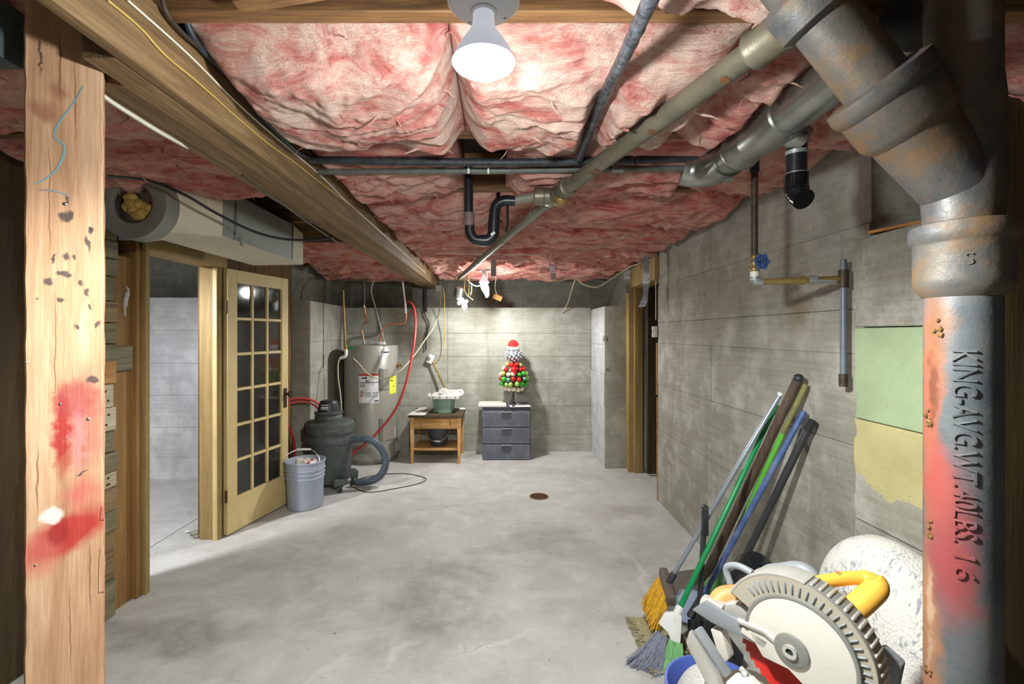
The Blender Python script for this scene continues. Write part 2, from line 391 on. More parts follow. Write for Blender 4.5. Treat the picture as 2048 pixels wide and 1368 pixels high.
for k, c in (('red', (206, 42, 40)), ('green', (70, 180, 62)), ('lime', (170, 206, 110)), ('ivory', (230, 220, 190)), ('gold', (222, 196, 104)), ('teal', (110, 170, 140)), ('silver', (198, 200, 212))):
    MAT['orn_' + k] = plain(k + '_ornament', C(*c), .22, .35 if k != 'ivory' else 0, .06, 20, 0)
MAT['red_felt'] = plain('red_felt', C(186, 40, 40), .95, 0, .1)
MAT['white_fur'] = plain('white_fur', C(236, 232, 228), 1, 0, .05, 60, .8, 120)
MAT['pole_silver'] = plain('silver_pole', C(160, 170, 184), .35, .5, .06)
MAT['pole_green'] = plain('green_pole', C(24, 140, 80), .35, 0, .08)
MAT['pole_lime'] = plain('lime_pole', C(98, 184, 62), .45, 0, .2, 6)
MAT['pole_olive'] = plain('worn_olive_pole', C(134, 134, 84), .6, 0, .25, 12)
MAT['pole_blue'] = plain('scuffed_blue_pole', C(76, 100, 152), .5, 0, .25, 20, .1, dirt=C(132, 140, 164))
MAT['pole_black'] = plain('black_pole', C(52, 54, 56), .5, 0, .15)
MAT['bristle_yellow'] = plain('yellow_bristles', C(222, 172, 48), .8, 0, .3, 60)
MAT['bristle_green'] = plain('green_bristles', C(132, 190, 128), .8, 0, .25, 60)
MAT['bristle_grey'] = plain('grey_bristles', C(130, 134, 150), .8, 0, .3, 60)
MAT['straw'] = plain('straw', C(166, 158, 122), .95, 0, .3, 60, .4)
MAT['green_plastic'] = plain('green_plastic', C(100, 160, 92), .5, 0, .12)
MAT['brown_rubber'] = plain('brown_grey_rubber', C(98, 88, 80), .7, 0, .15)
MAT['shovel_blue'] = plain('blue_grey_shovel', C(136, 148, 172), .5, 0, .1)
MAT['cast_alu'] = plain('cast_aluminium', C(186, 184, 176), .4, .35, .1, 10, .1, dirt=C(206, 198, 182))
MAT['cast_dark'] = plain('dusty_grey_guard', C(128, 128, 122), .5, .2, .12, 10, .1)
MAT['saw_disc'] = plain('pale_guard_plate', C(214, 210, 200), .45, .2, .05, 6)
MAT['tool_yellow'] = plain('yellow_tool_plastic', C(232, 176, 70), .45, 0, .06, 6)
MAT['tool_orange'] = plain('orange_wood_grip', C(216, 142, 84), .5, 0, .12, 8)
MAT['tool_grey'] = plain('grey_tool_plastic', C(128, 132, 136), .5, 0, .08)
MAT['blade_red'] = plain('red_blade_coating', C(206, 44, 36), .4, 0, .2, 7)
MAT['glossy_black'] = plain('glossy_black_plastic', C(18, 22, 24), .12, 0, .1, 8, .02)
MAT['ply'] = wood('bench_plywood', C(140, 112, 74), C(176, 146, 102), C(196, 168, 124), 'X')
MAT['tin_old'] = plain('blue_grey_galvanised_box', C(118, 138, 142), .35, .7, .15, 12, .1)
MAT['stuffing'] = plain('yellow_fibreglass', C(176, 146, 74), 1, 0, .4, 16, .8, 40)
MAT['hole'] = plain('dark_void', C(22, 20, 16), .9)
MAT['rust'] = plain('rusty_iron', C(112, 72, 44), .8, .2, .35, 40, .4)
MAT['nail'] = plain('old_bronze', C(74, 56, 40), .45, .6, .2)
t = NT('door_cream'); p = t.pos()
col = t.ramp(t.noise(p, 3, 5), [(.3, C(196, 172, 116)), (.7, C(218, 196, 142))])
col = t.mix(t.ramp(t.noise(t.map(p, (8, 8, 1)), 3, 8, .7), [(.55, 0), (.75, .5)]), col, C(150, 122, 74))
MAT['door'] = t.done(col, .55, 0.0, t.bump(t.noise(p, 40, 4), .1, .003))
# window glass: dusty clear sheet
t = NT('dusty_glass')
tr = t.n('BsdfTransparent', {0: (.90, .91, .88, 1)}); gl = t.n('BsdfGlossy', {0: (1, 1, 1, 1), 'Roughness': .06}); df = t.n('BsdfDiffuse', {0: C(130, 126, 110)})
fr = t.n('Fresnel', {0: 1.5}).outputs[0]
m1 = t.n('MixShader', {0: .09, 1: tr.outputs[0], 2: df.outputs[0]})
m2 = t.n('MixShader', {0: fr, 1: m1.outputs[0], 2: gl.outputs[0]})
t.t.links.new(m2.outputs[0], t.out.inputs[0]); MAT['glass'] = t.m
t = NT('lit_lens'); t.done((1, 1, 1, 1), .4, Emission_Color=(.96, .97, 1, 1), Emission_Strength=14.0); MAT['lens'] = t.m
t = NT('frosted_glowing_bulb'); t.done(C(206, 210, 218), .35, .1, Emission_Color=(.78, .84, .95, 1), Emission_Strength=.38); MAT['bulb_body'] = t.m
MAT['porcelain'] = plain('white_porcelain', C(226, 226, 230), .3, 0, .03)
# cast iron with rust, paint overspray
t = NT('cast_iron'); p = t.pos()
n1 = t.noise(p, 7, 8, .7); n2 = t.noise(p, 26, 6, .7)
col = t.ramp(n1, [(.32, C(70, 74, 80)), (.5, C(98, 94, 88)), (.62, C(118, 94, 70)), (.75, C(132, 108, 70))])
col = t.mix(t.ramp(n2, [(.55, 0), (.75, .6)]), col, C(126, 84, 52))
MAT['iron'] = t.done(col, t.ramp(n2, [(.3, .4), (.7, .7)]), .35, t.bump(n2, .35, .006))
t = NT('cast_iron_red'); p = t.pos()
n1 = t.noise(p, 6, 8, .7); n2 = t.noise(p, 26, 6, .7)
col = t.ramp(n1, [(.32, C(72, 78, 84)), (.55, C(94, 98, 100)), (.7, C(112, 106, 96))])
def oncyl(px, py, cx, cy, R):       # where a sight line meets the near side of an upright cylinder
    k = (px - 1000) / F; A_ = k * k + 1; B_ = -2 * (k * cx + cy); C_ = cx * cx + cy * cy - R * R
    Y = (-B_ - math.sqrt(max(0, B_ * B_ - 4 * A_ * C_))) / (2 * A_)
    return Vector((k * Y, Y, EYE - (py - 668) * Y / F))
def sm(px, py, w_, h_, c, k, warp=.05, lo=.05, hi=.5):
    global col
    q = oncyl(px, py, .904, .90, .0568); s_ = .9 / F
    sp = t.spot(p, tuple(q), (w_ * s_, w_ * s_, h_ * s_), warp=warp, wscale=18)
    col = t.mix(t.ramp(sp, [(lo, 0), (hi, k)]), col, c)
sm(1862, 720, 34, 170, C(150, 92, 62), .9); sm(1856, 900, 36, 260, C(156, 88, 66), .9); sm(1852, 1280, 40, 260, C(160, 112, 80), .9)
sm(1895, 1080, 60, 210, C(150, 66, 64), .85, .06, hi=.8); sm(1915, 1160, 62, 130, C(144, 62, 62), .7, .08, hi=.8); sm(1878, 960, 30, 110, C(156, 74, 68), .8)
sm(1866, 760, 14, 120, C(84, 50, 34), .7); sm(1858, 1240, 12, 140, C(186, 166, 144), .6); sm(1880, 650, 30, 90, C(120, 84, 60), .7)
MAT['iron_red'] = t.done(col, .5, .1, t.bump(n2, .3, .005))
# knit rug
t = NT('knit_rug'); p = t.obj()
rp_ = t.map(p, (1, 1, 1), rot=(.5, .9, .25))
ds = t.noise(t.map(rp_, (20, 130, 130)), 1.0, 1, .4)
kn = t.n('TexVoronoi', {'Vector': p, 'Scale': 150.0}).outputs[0]
dm = t.math('MULTIPLY', t.ramp(ds, [(.54, 0), (.58, 1)]), t.ramp(t.noise(t.map(rp_, (5, 2, 2)), 3, 3), [(.44, 0), (.54, .8)]))
MAT['rug'] = t.done(t.mix(dm, t.ramp(kn, [(.1, C(218, 216, 208)), (.9, C(200, 198, 192))]), C(138, 142, 154)), 1.0, 0.0, t.bump(kn, .5, .004))
t = NT('terry_cloth'); p = t.obj()
kn = t.n('TexVoronoi', {'Vector': p, 'Scale': 240.0}).outputs[0]
MAT['terry'] = t.done(t.ramp(kn, [(.1, C(226, 224, 220)), (.8, C(180, 178, 174))]), 1.0, 0.0, t.bump(kn, .6, .004))

# ================================================================== THE SETTING
YB = 5.88        # face of the back wall
fl = MB().box(-2.455, 3.2, -2.6, 6.6, -.12, 0)
floor = struct(fl.build('floor', MAT['floor']))
floor2 = struct(MB().box(-5.0, -2.463, -2.6, 6.6, -.12, 0).build('floor_side_room', MAT['floor']))
def panels(parent, axis, face, rng, rows, mat, cols=(), depth=.03, seed=1, gap=.002, sign=-1, jit=.002):
    """cast concrete lifts: each board-marked panel its own bevelled slab, standing proud of the backing"""
    rd = random.Random(seed)
    for i in range(len(rows) - 1):
        cuts = [rng[0]] + [c for c in cols if rng[0] < c < rng[1]] + [rng[1]]
        for j in range(len(cuts) - 1):
            a, b = cuts[j] + gap / 2, cuts[j + 1] - gap / 2
            z0, z1 = rows[i] + (gap / 2 if i else 0), rows[i + 1] - gap / 2
            d = face + sign * rd.uniform(-jit, jit); back = face - sign * depth
            q = MB()
            if axis == 'X': q.box(min(d, back), max(d, back), a, b, z0, z1)
            else: q.box(a, b, min(d, back), max(d, back), z0, z1)
            q.build('panel', mat, parent, bevel=.0018, seg=1)
# right wall
wr = struct(MB().box(1.445, 1.75, 1.765, 4.14, 0, 2.48).build('wall_right', MAT['rwall']))
panels(wr, 'X', 1.42, (1.768, 4.14), [0, .30, .65, 1.05, 1.42], MAT['rwall'], (3.096,), seed=3)
panels(wr, 'X', 1.42, (1.768, 4.14), [1.42, 1.60, 1.93], MAT['rwall'], (), seed=4)
panels(wr, 'X', 1.428, (1.768, 4.14), [1.93, 2.45], MAT['rwall'], (), seed=5)
wn = struct(MB().box(1.40, 2.2, 1.30, 1.765, 0, 1.85).build('wall_right_near', MAT['rough']))
for z0, z1, m_ in ((0, .80, 'rough'), (.80, 1.18, 'yellow_paint'), (1.18, 1.525, 'green_paint'), (1.525, 1.86, 'rough')):
    q = MB(); nseg = 14
    # ragged leading edge
    rd = random.Random(int(z0 * 100)); zs = [z0 + .002 + (z1 - z0 - .004) * k / nseg for k in range(nseg + 1)]
    sl = lambda z, y: z
    ed = [1.762 + rd.uniform(-.014, .003) for _ in zs]
    v = []; f = []
    for z, e in zip(zs, ed): v += [(1.352, e - .004, z), (1.352, 1.3, z), (1.42, 1.3, z), (1.42, e + .003, z)]
    for k in range(nseg):
        a = 4 * k; b = a + 4
        for j in range(4): f.append((a + j, a + (j + 1) % 4, b + (j + 1) % 4, b + j))
    f += [(3, 2, 1, 0), tuple(4 * nseg + j for j in range(4))]
    q.add(v, f).build('panel', MAT[m_], wn, bevel=.003, seg=1)
struct(MB().box(2.1, 2.2, -2.6, 1.3, 0, 2.48).build('wall_right_painted_shade', MAT['dark_door_shade']))  # dark colour imitates the unlit recess right of the stack
struct(MB().box(1.345, 2.1, 1.275, 1.298, 0, 2.48).build('wall_right_return_shade', MAT['dark_door_shade']))  # dark sheet over the block's lit end, shade put into its colour
struct(MB().box(1.56, 2.2, 1.30, 1.765, 1.85, 2.48).build('wall_right_upper', MAT['uwall']))
# doorway in the right wall, its jamb, header and the dark door standing open behind it
struct(MB().box(1.42, 1.75, 4.14, 5.0, 2.06, 2.48).build('wall_right_lintel', MAT['uwall']))
ft = bpy.data.objects.new('trim_1', None); COL.objects.link(ft); ft.location = (1.42, 4.98, 0); struct(ft); ORG[ft] = Vector((1.42, 4.98, 0))
MB().box(1.395, 1.53, 4.985, 5.06, 0, 2.02).build('door_post', MAT['jamb'], ft, bevel=.004)
MB().box(1.405, 1.42, 5.0, 5.14, 0, 2.0).build('casing_board', MAT['jamb'], ft, bevel=.003)
MB().box(1.45, 1.54, 4.955, 4.985, 0, 1.99).build('door_stop', MAT['jamb'], ft, bevel=.003)
MB().box(1.39, 1.56, 4.13, 5.06, 1.99, 2.2).build('header_board', MAT['jamb'], ft, bevel=.004)
MB().box(1.412, 1.44, 4.143, 4.165, .95, 1.42).build('splintered_lath', MAT['stud'], ft, bevel=.003)
MB().box(1.413, 1.42, 4.140, 4.150, 0, .93).build('edge_strip', MAT['shim'], ft)
dd = bpy.data.objects.new('door_2', None); COL.objects.link(dd); dd.location = (1.56, 4.9, 0); struct(dd); ORG[dd] = Vector((1.56, 4.9, 0))
for k in range(5): MB().box(1.56 + k * .16, 1.716 + k * .16, 4.86, 4.90, .02, 1.98).build('plank', MAT['dark_door_shade'], dd, bevel=.003, seg=1)
struct(MB().box(3.1, 3.2, 3.0, 6.4, 0, 2.48).build('wall_far_right', MAT['uwall']))
struct(MB().box(1.75, 3.2, 6.3, 6.4, 0, 2.48).build('wall_dark_room_back', MAT['uwall']))
struct(MB().box(1.75, 3.2, 2.9, 3.0, 0, 2.48).build('wall_dark_room_front', MAT['uwall']))
# back wall, its upper setback, the corner piers
wb = struct(MB().box(-2.3, 1.8, YB + .025, 6.15, 0, 1.83).build('wall_back', MAT['bwall']))
panels(wb, 'Y', YB, (-1.985, 1.165), [0, .22, .58, .874, 1.215, 1.51, 1.837], MAT['bwall'], (-.67,), seed=8)
struct(MB().box(-2.6, 1.8, 6.15, 6.4, 1.5, 2.48).build('wall_back_upper', MAT['uwall']))
pr = struct(MB().box(1.19, 1.75, 5.155, 5.9, 0, 1.79).build('wall_right_pier', MAT['bwall']))
panels(pr, 'X', 1.165, (5.13, YB - .004), [0, .34, .7, 1.05, 1.38, 1.81], MAT['swall'], seed=11, jit=.006)
q = MB().box(1.168, 1.43, 5.128, 5.155, 0, 1.81); q.build('panel', MAT['bwall'], pr, bevel=.008)
for c, r_ in (((1.182, 5.14, 1.45), .03), ((1.18, 5.14, .9), .02), ((1.18, 5.14, 1.1), .022)):
    q = MB().ball(c, r_, 10, (1, .8, 1.6))
    for i in range(len(q.v)): q.v[i] += mn.noise_vector(q.v[i] * 14) * .02
    q.build('broken_edge_lump', MAT['rough'], pr)
struct(MB().box(1.42, 1.75, 5.155, 6.2, 1.81, 2.48).build('wall_right_far_upper', MAT['uwall']))
# left wall : concrete pier by the heater
wl = struct(MB().box(-2.5, -2.015, 4.855, 6.15, 0, 1.845).build('wall_left', MAT['bwall']))
panels(wl, 'X', -1.99, (4.833, YB - .004), [0, .35, .72, 1.08, 1.42, 1.85], MAT['bwall'], (5.3,), seed=13, sign=1)
MB().box(-2.22, -1.993, 4.828, 4.856, 0, 1.85).build('panel', MAT['bwall'], wl, bevel=.004)
struct(MB().box(-2.6, -2.25, 4.86, 6.2, 1.84, 2.48).build('wall_left_upper', MAT['uwall']))
# left wall : brown boards behind the open door
wl2 = struct(MB().box(-2.228, -2.215, 3.395, 4.83, 0, 2.48).build('wall_left_boarded', MAT['brownwall']))
ys = [3.39, 3.62, 3.86, 4.1, 4.36, 4.6, 4.83]
for k in range(6): MB().box(-2.22, -2.185, ys[k] + .002, ys[k + 1] - .002, 0, 2.46).build('plank', MAT['brownwall'], wl2, bevel=.002, seg=1)
# left wall : stacked short planks in front of the doorway
wl3 = struct(MB().box(-2.35, -2.10, 2.06, 2.44, 0, 2.48).build('wall_left_planked', MAT['brownwall']))
yy = [420, 480, 517, 552, 602, 645, 688, 722, 768, 815, 863, 905, 945, 976, 1022, 1065, 1105, 1160, 1250]
km = ['plank_grey', 'plank_grey', 'plank_grey', 'plank_grey', 'plank_brown', 'plank_grey', 'plank_grey', 'plank_orange', 'plank_pale', 'plank_pale', 'plank_grey', 'plank_grey', 'plank_pale', 'plank_brown', 'plank_grey', 'plank_brown', 'plank_brown', 'plank_grey', 'plank_brown']
zz = [EYE - (y - 668) * 2.42 / F for y in yy]; zz[-1] = 0
rd = random.Random(5)
for k in range(len(zz) - 1):
    e = 2.46 + rd.uniform(-.012, .012); d = -2.05 + rd.uniform(-.008, .006)
    y0 = 2.07
    pl = MB().box(-2.10, d, y0, e, zz[k + 1] + .002, zz[k] - .002).build('plank', MAT[km[k]], wl3, bevel=.004, seg=1)
    if km[k] == 'plank_pale':
        for yn in (2.42, 2.40):
            for zn in (.3, .7): MB().lathe([(.006, 0), (.006, .003), (0, .004)], (d, yn - rd.uniform(0, .03), zz[k + 1] + (zz[k] - zz[k + 1]) * zn), (1, 0, 0), 8).build('nail_head', MAT['nail'], pl)
MB().box(-2.10, -2.053, 2.2, 2.575, EYE - (742 - 668) * 2.5 / F, EYE - (692 - 668) * 2.5 / F).build('plank', MAT['plank_grey'], wl3, bevel=.004, seg=1)
wl4 = struct(MB().box(-2.35, -2.13, -2.6, 2.06, 0, 2.48).build('wall_left_painted_shade', MAT['dark_door_shade']))  # boards coloured dark to imitate the unlit space left of the post
for k in range(20): MB().box(-2.13, -2.10, -2.6 + k * .233, -2.6 + k * .233 + .229, 0, 2.46).build('plank', MAT['dark_door_shade'], wl4, bevel=.003, seg=1)
# door frame of the doorway on the left
struct(MB().box(-2.40, -2.19, 2.44, 2.64, 0, 2.48).build('wall_left_light_stop', MAT['brownwall']))  # added behind the stud to block light leaking from the side room
fr = bpy.data.objects.new('trim_2', None); COL.objects.link(fr); fr.location = (-2.1, 3.0, 0); struct(fr); ORG[fr] = Vector((-2.1, 3.0, 0))
MB().box(-2.18, -2.085, 2.46, 2.60, 0, 1.93).build('stud', MAT['stud'], fr, bevel=.004)
MB().box(-2.2, -2.055, 2.602, 2.64, 0, 2.03).build('jamb', MAT['stud'], fr, bevel=.004)
MB().box(-2.2, -2.035, 2.642, 2.675, 0, 2.03).build('jamb', MAT['jamb'], fr, bevel=.004)
fj = MB().box(-2.19, -2.045, 3.35, 3.392, 0, 2.0).build('jamb', MAT['jamb'], fr, bevel=.004)
MB().box(-2.085, -2.055, 3.335, 3.352, 0, 1.985).build('door_stop', MAT['door'], fr, bevel=.002)
MB().box(-2.2, -2.035, 2.642, 3.392, 1.99, 2.035).build('head_jamb', MAT['jamb'], fr, bevel=.004)
MB().box(-2.04, -2.02, 2.62, 3.41, 1.985, 2.06).build('casing', MAT['jamb'], fr, bevel=.003)
struct(MB().box(-2.42, -2.22, 2.44, 3.39, 2.1, 2.48).build('wall_left_lintel', MAT['subfloor']))
# white rag hook on the stud
tag(MB().tube(cr([(-2.06, 2.535, 1.76), (-2.045, 2.53, 1.74), (-2.05, 2.52, 1.69), (-2.06, 2.525, 1.64), (-2.05, 2.515, 1.60)], 6), [.006] * 8 + [.011] * 9 + [.006] * 8, 8).build('rag', MAT['terry']), 'small whitish rag hanging on the brown stud by the doorway', 'rag')
# side room seen through the doorway
ws = struct(MB().box(-4.8, -2.43, 4.755, 5.0, 0, 1.87).build('wall_side_room', MAT['swall']))
panels(ws, 'Y', 4.73, (-4.8, -2.43), [0, .23, .54, .87, 1.20, 1.54, 1.875], MAT['swall'], (), seed=21)
struct(MB().box(-4.8, -2.43, 5.1, 5.3, 1.6, 2.48).build('wall_side_room_upper', MAT['uwall']))
struct(MB().box(-5.0, -4.8, 1.0, 5.3, 0, 2.48).build('wall_side_room_left', MAT['swall']))
struct(MB().box(-5.0, -2.35, .9, 1.0, 0, 2.48).build('wall_side_room_front', MAT['swall']))
q = MB().box(-3.2, -3.12, 4.86, 4.94, 1.88, 2.4); tag(q.build('cripple_stud', MAT['uwall']), 'grey stub post above the pale wall through the left doorway', 'post')
# wall behind the camera
struct(MB().box(-2.4, 2.2, -2.7, -2.6, 0, 2.48).build('wall_behind', MAT['rwall']))

# ------------------------------------------------------------------ ceiling: subfloor, joists
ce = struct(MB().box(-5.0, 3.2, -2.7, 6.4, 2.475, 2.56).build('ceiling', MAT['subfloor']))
JY = [-1.68, -.98, -.28, .42, 1.15, 1.83, 2.52, 3.22, 3.92, 4.62, 5.32, 6.02]
ZJ = 2.275
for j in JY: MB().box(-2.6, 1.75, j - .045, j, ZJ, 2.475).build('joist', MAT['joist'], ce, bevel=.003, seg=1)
# beam (two boards and a strip, grooved below) and post
XL, XR, ZB = -1.025, -.805, 2.1
bo = thing('ceiling_beam', 'long brown built-up wooden beam running from the post to the back wall', 'beam', (-.915, 3, ZB))
MB().box(XL + .045, XR - .034, 1.112, 6.14, ZB, ZJ - .002).build('main_timber', MAT['beam'], bo, bevel=.002)
MB().box(-.908, XR - .034, 1.0, 1.112, ZB, ZJ - .002).build('packing_block', MAT['beam'], bo)
MB().box(XL, XL + .042, 1.112, 6.14, ZB + .004, ZJ - .002).build('side_board', MAT['beam'], bo, bevel=.004)
MB().box(XR - .032, XR, -2.5, 6.14, ZB, ZJ - .002).build('face_board', MAT['beam'], bo, bevel=.004)
pc = PL + PU * (PW / 2)
po = thing('support_post', 'rough wooden post with red paint marks and a blue crayon line', 'post', (pc.x, pc.y, 0))
po.rotation_euler.z = math.atan2(PU.y, PU.x)
ORG[po] = Vector((0, 0, 0))                                         # parts below are in the post's own coordinates
q = MB(); ns = 70; v = []; f = []; rd = random.Random(3)
for k in range(ns + 1):
    z = 2.46 * k / ns
    for (x_, y_) in ((-PW / 2, 0), (PW / 2, 0), (PW / 2, .062), (-PW / 2, .062)): v.append((x_ + rd.uniform(-.0012, .0012), y_, z))
for k in range(ns):
    for j in range(4): f.append((4 * k + j, 4 * k + (j + 1) % 4, 4 * k + 4 + (j + 1) % 4, 4 * k + 4 + j))
f += [(3, 2, 1, 0), tuple(4 * ns + j for j in range(4))]
q.add(v, f).build('timber', MAT['post'], po, bevel=.003, seg=1)
def onpost(px, py): return Vector(pp(px, py))
def stroke(pxs, w0, w1, mat):
    c_ = cr([onpost(*a) for a in pxs], 5); n_ = len(c_) - 1
    q = MB().tube(c_, [w0 + w1 * math.sin(math.pi * i / n_) for i in range(n_ + 1)], 6)
    for i in range(len(q.v)): q.v[i].y = -.0006 + q.v[i].y * .12
    return q.build('crayon_line', MAT[mat], po)
stroke(((166, 172), (148, 205), (122, 240), (110, 262), (112, 278), (128, 290), (127, 312), (112, 340), (88, 360), (68, 368)), .0012, .0014, 'crayon')['label'] = 'wavy blue crayon line'
stroke(((80, 380), (100, 381), (125, 386), (142, 394)), .0015, .001, 'galv_pale')
for px, py, r_ in ((177, 838, .0035), (121, 808, .0025), (76, 597, .002), (71, 1130, .0022), (130, 408, .004), (52, 725, .003)):
    p_ = onpost(px, py); MB().lathe([(r_, 0), (r_, .0015), (r_ * .6, .0025), (0, .003)], p_ + Vector((0, .0005, 0)), (0, -1, 0), 10).build('nail_head', MAT['galv'], po)
for x0, x1, y0, y1 in ((197, 206, 1098, 1185), (200, 206, 1015, 1040)):
    a = onpost(x0, y1); b = onpost(x1, y0)
    MB().prism([(a.x, a.z), (b.x + .003, a.z), (b.x + .002, b.z), ((a.x + b.x) / 2, b.z + .004), (a.x + .001, b.z - .02)], .012, (0, .0045, 0), Matrix(((1, 0, 0), (0, 0, -1), (0, 1, 0)))).build('splinter', MAT['post'], po)

# ------------------------------------------------------------------ pink fibreglass batts
GROOVES = [(at(1318, -40, .82), at(1250, 110, 1.08), .017), (at(1250, 110, 1.08), at(1205, 200, 1.38), .017), (at(1205, 200, 1.38), at(1155, 322, 1.96), .017),
           (Vector((.62, 1.0, 2.165)), Vector((.30, 2.03, 2.15)), .033), (Vector((.885, 1.0, 2.175)), Vector((.885, 1.98, 2.175)), .068), (Vector((-.8, 1.905, 2.215)), Vector((.82, 1.915, 2.22)), .02), (Vector((-.8, 1.99, 2.205)), Vector((.80, 1.98, 2.21)), .016)]
def groove(x, y, z):
    for a, b, r in GROOVES:
        d = Vector((b.x - a.x, b.y - a.y)); k = max(0, min(1, ((x - a.x) * d.x + (y - a.y) * d.y) / d.length_squared))
        e = math.hypot(x - a.x - d.x * k, y - a.y - d.y * k); lim = a.z + (b.z - a.z) * k + r * .8
        if e < r + .045:
            s = 1 if e < r * .9 else max(0, 1 - (e - r * .9) / (.045 + r * .1)); z = max(z, z + (lim - z) * s * s * (3 - 2 * s))
    return min(z, 2.45)
def batt(x0, x1, y0, y1, sag, mat, label, res=.012, seed=0, ztop=2.36, rag=.02, amp=1.0, group='pink insulation batts between the joists', edge=.0):
    nx = max(8, int((x1 - x0) / res)); ny = max(8, int((y1 - y0) / res)); v = []; f = []
    o = Vector((seed * 3.7, seed * 1.3, seed * 2.1))
    def h(x, y, u, w_):
        p_ = Vector((x, y, 0)) + o
        wp = mn.noise_vector(p_ * 2.2) * .22
        q_ = p_ + wp
        a = mn.fractal(Vector((q_.x * 3, q_.y * 4.5, 0)), .9, 2.1, 4) * .028
        b = (abs(mn.noise(Vector((q_.x * 4, q_.y * 9, 3)))) - .25) * -.05
        c = mn.fractal(Vector((q_.x * 14, q_.y * 26, 7)), .8, 2, 3) * .0075
        e = min(1, max(0, min(w_, 1 - w_) / .16)); eu = min(1, max(0, min(u, 1 - u) * (x1 - x0) / .09))
        bulge = math.sin(e * math.pi / 2) * math.sin(eu * math.pi / 2)
        arch = .55 + .45 * math.sin(math.pi * w_)
        return ztop - .075 - (sag * arch + .05) * bulge - (a + b + c) * amp * (.25 + .75 * bulge)
    for j in range(ny + 1):
        for i in range(nx + 1):
            u = i / nx; w_ = j / ny; x = x0 + (x1 - x0) * u; y = y0 + (y1 - y0) * w_
            z = groove(x, y, h(x, y, u, w_))
            n_ = mn.noise_vector(Vector((x * 7, y * 7, seed))) * rag
            kx = min(1, min(u, 1 - u) * 9); ky = min(1, min(w_, 1 - w_) * 6)
            v.append((x + n_.x * (kx if edge == 0 else 1), y + n_.y * ky, z))
    W = nx + 1
    for j in range(ny):
        for i in range(nx): f.append((j * W + i, (j + 1) * W + i, (j + 1) * W + i + 1, j * W + i + 1))
    # closed back of the batt, up against the subfloor
    k0 = len(v); zt = 2.465
    border = [i for i in range(W)] + [j * W + nx for j in range(1, ny + 1)] + [ny * W + i for i in range(nx - 1, -1, -1)] + [j * W for j in range(ny - 1, 0, -1)]
    v += [(v[b][0], v[b][1], zt) for b in border]
    nb = len(border)
    for k in range(nb): f.append((border[k], border[(k + 1) % nb], k0 + (k + 1) % nb, k0 + k))
    f.append(tuple(k0 + k for k in range(nb)))
    q = MB(); q.v = [Vector(a) for a in v]; q.f = [list(a) for a in f]
    o_ = tag(q.build('insulation_batt', MAT[mat], weld=False, angle=180), label, 'insulation', group)
    rd = random.Random(seed); wi = MB(); W = nx + 1
    for k in range(int((x1 - x0) * (y1 - y0) * 34 * amp)):             # loose wisps hanging from the surface
        p0 = Vector(v[rd.randint(1, ny - 1) * W + rd.randint(1, nx - 1)]); L = rd.uniform(.015, .06); a = rd.uniform(0, 6.3); pts = [p0 + Vector((0, 0, .01))]
        for s_ in range(4): pts.append(pts[-1] + Vector((math.cos(a) * L * .25 + rd.uniform(-.006, .006), math.sin(a) * L * .25 + rd.uniform(-.006, .006), -L / 4 * rd.uniform(.4, 1.1))))
        r0 = rd.uniform(.0015, .006); wi.tube(cr(pts, 3), [r0 * (1 - i / 13) ** .8 + .0004 for i in range(13)], 5)
    w_ = wi.build('loose_wisps', MAT[mat], o_, weld=False); w_['kind'] = 'stuff'
    return o_
B = [(JY[k] + .006, JY[k + 1] - .051) for k in range(len(JY) - 1)]
b1 = (1.156, 1.78)
batt(-.80, -.135, *b1, .075, 'pinkA', 'plump pale pink insulation batt right of the beam, left of the seam behind the bulb', .008, 1)
batt(-.13, .64, *b1, .07, 'pinkA', 'pale pink insulation batt directly behind the large lit bulb', .008, 2)
batt(.645, 1.56, *b1, .06, 'pinkB', 'ragged pink insulation batt between the black pipe and the big grey pipe, nearest bay', .009, 3, amp=1.4)
batt(.22, .72, .72, 1.066, .05, 'pinkA', 'small pale insulation piece at the top edge right of the bulb', .009, 4, amp=1.5, rag=.06)
batt(-.80, -.19, *B[5], .03, 'pinkB', 'pink insulation batt above the two crossing pipes, beside the beam', .011, 5, amp=1.3)
batt(.03, .9, *B[5], .035, 'pinkB', 'pink insulation batt above the two crossing pipes, left of the grey pipe elbow', .011, 6, amp=1.3)
batt(1.02, 1.41, *B[5], .02, 'pinkC', 'short pink insulation batt by the right wall behind the valve riser', .012, 7, amp=1.3)
batt(-.80, -.02, *B[6], .03, 'pinkB', 'pink insulation batt behind the black trap pipe, beam side', .012, 8, amp=1.3)
batt(.0, 1.41, *B[6], .03, 'pinkC', 'broad pink insulation batt right of the trap reaching the right wall', .012, 9, amp=1.3)
batt(-.80, 1.41, *B[7], .03, 'pinkC', 'full width pink insulation batt in the fourth bay from the bulb', .014, 10, amp=1.4)
batt(-.80, 1.41, *B[8], .03, 'pinkC', 'full width pink insulation batt in the fifth bay from the bulb', .016, 11, amp=1.5)
batt(-.80, 1.41, *B[9], .03, 'pinkC', 'full width pink insulation batt in the bay over the small far bulb', .018, 12, amp=1.6)
batt(-.80, 1.41, *B[10], .03, 'pinkC', 'full width pink insulation batt in the last bay before the back wall', .018, 13, amp=1.6)
batt(-2.08, -1.03, .9, 1.775, .02, 'pinkC', 'pink insulation batt left of the beam behind the post top', .012, 14, amp=1.2)
batt(-2.08, -1.03, *B[5], .03, 'pinkC', 'pink insulation batt left of the beam above the round duct end', .011, 15, amp=1.3)
batt(-2.0, -1.03, *B[8], .02, 'pinkC', 'pink insulation batt left of the beam beyond the rectangular duct', .014, 16, amp=1.4)
batt(-2.0, -1.03, *B[9], .02, 'pinkC', 'pink insulation batt left of the beam above the wet vacuum', .016, 17, amp=1.5)
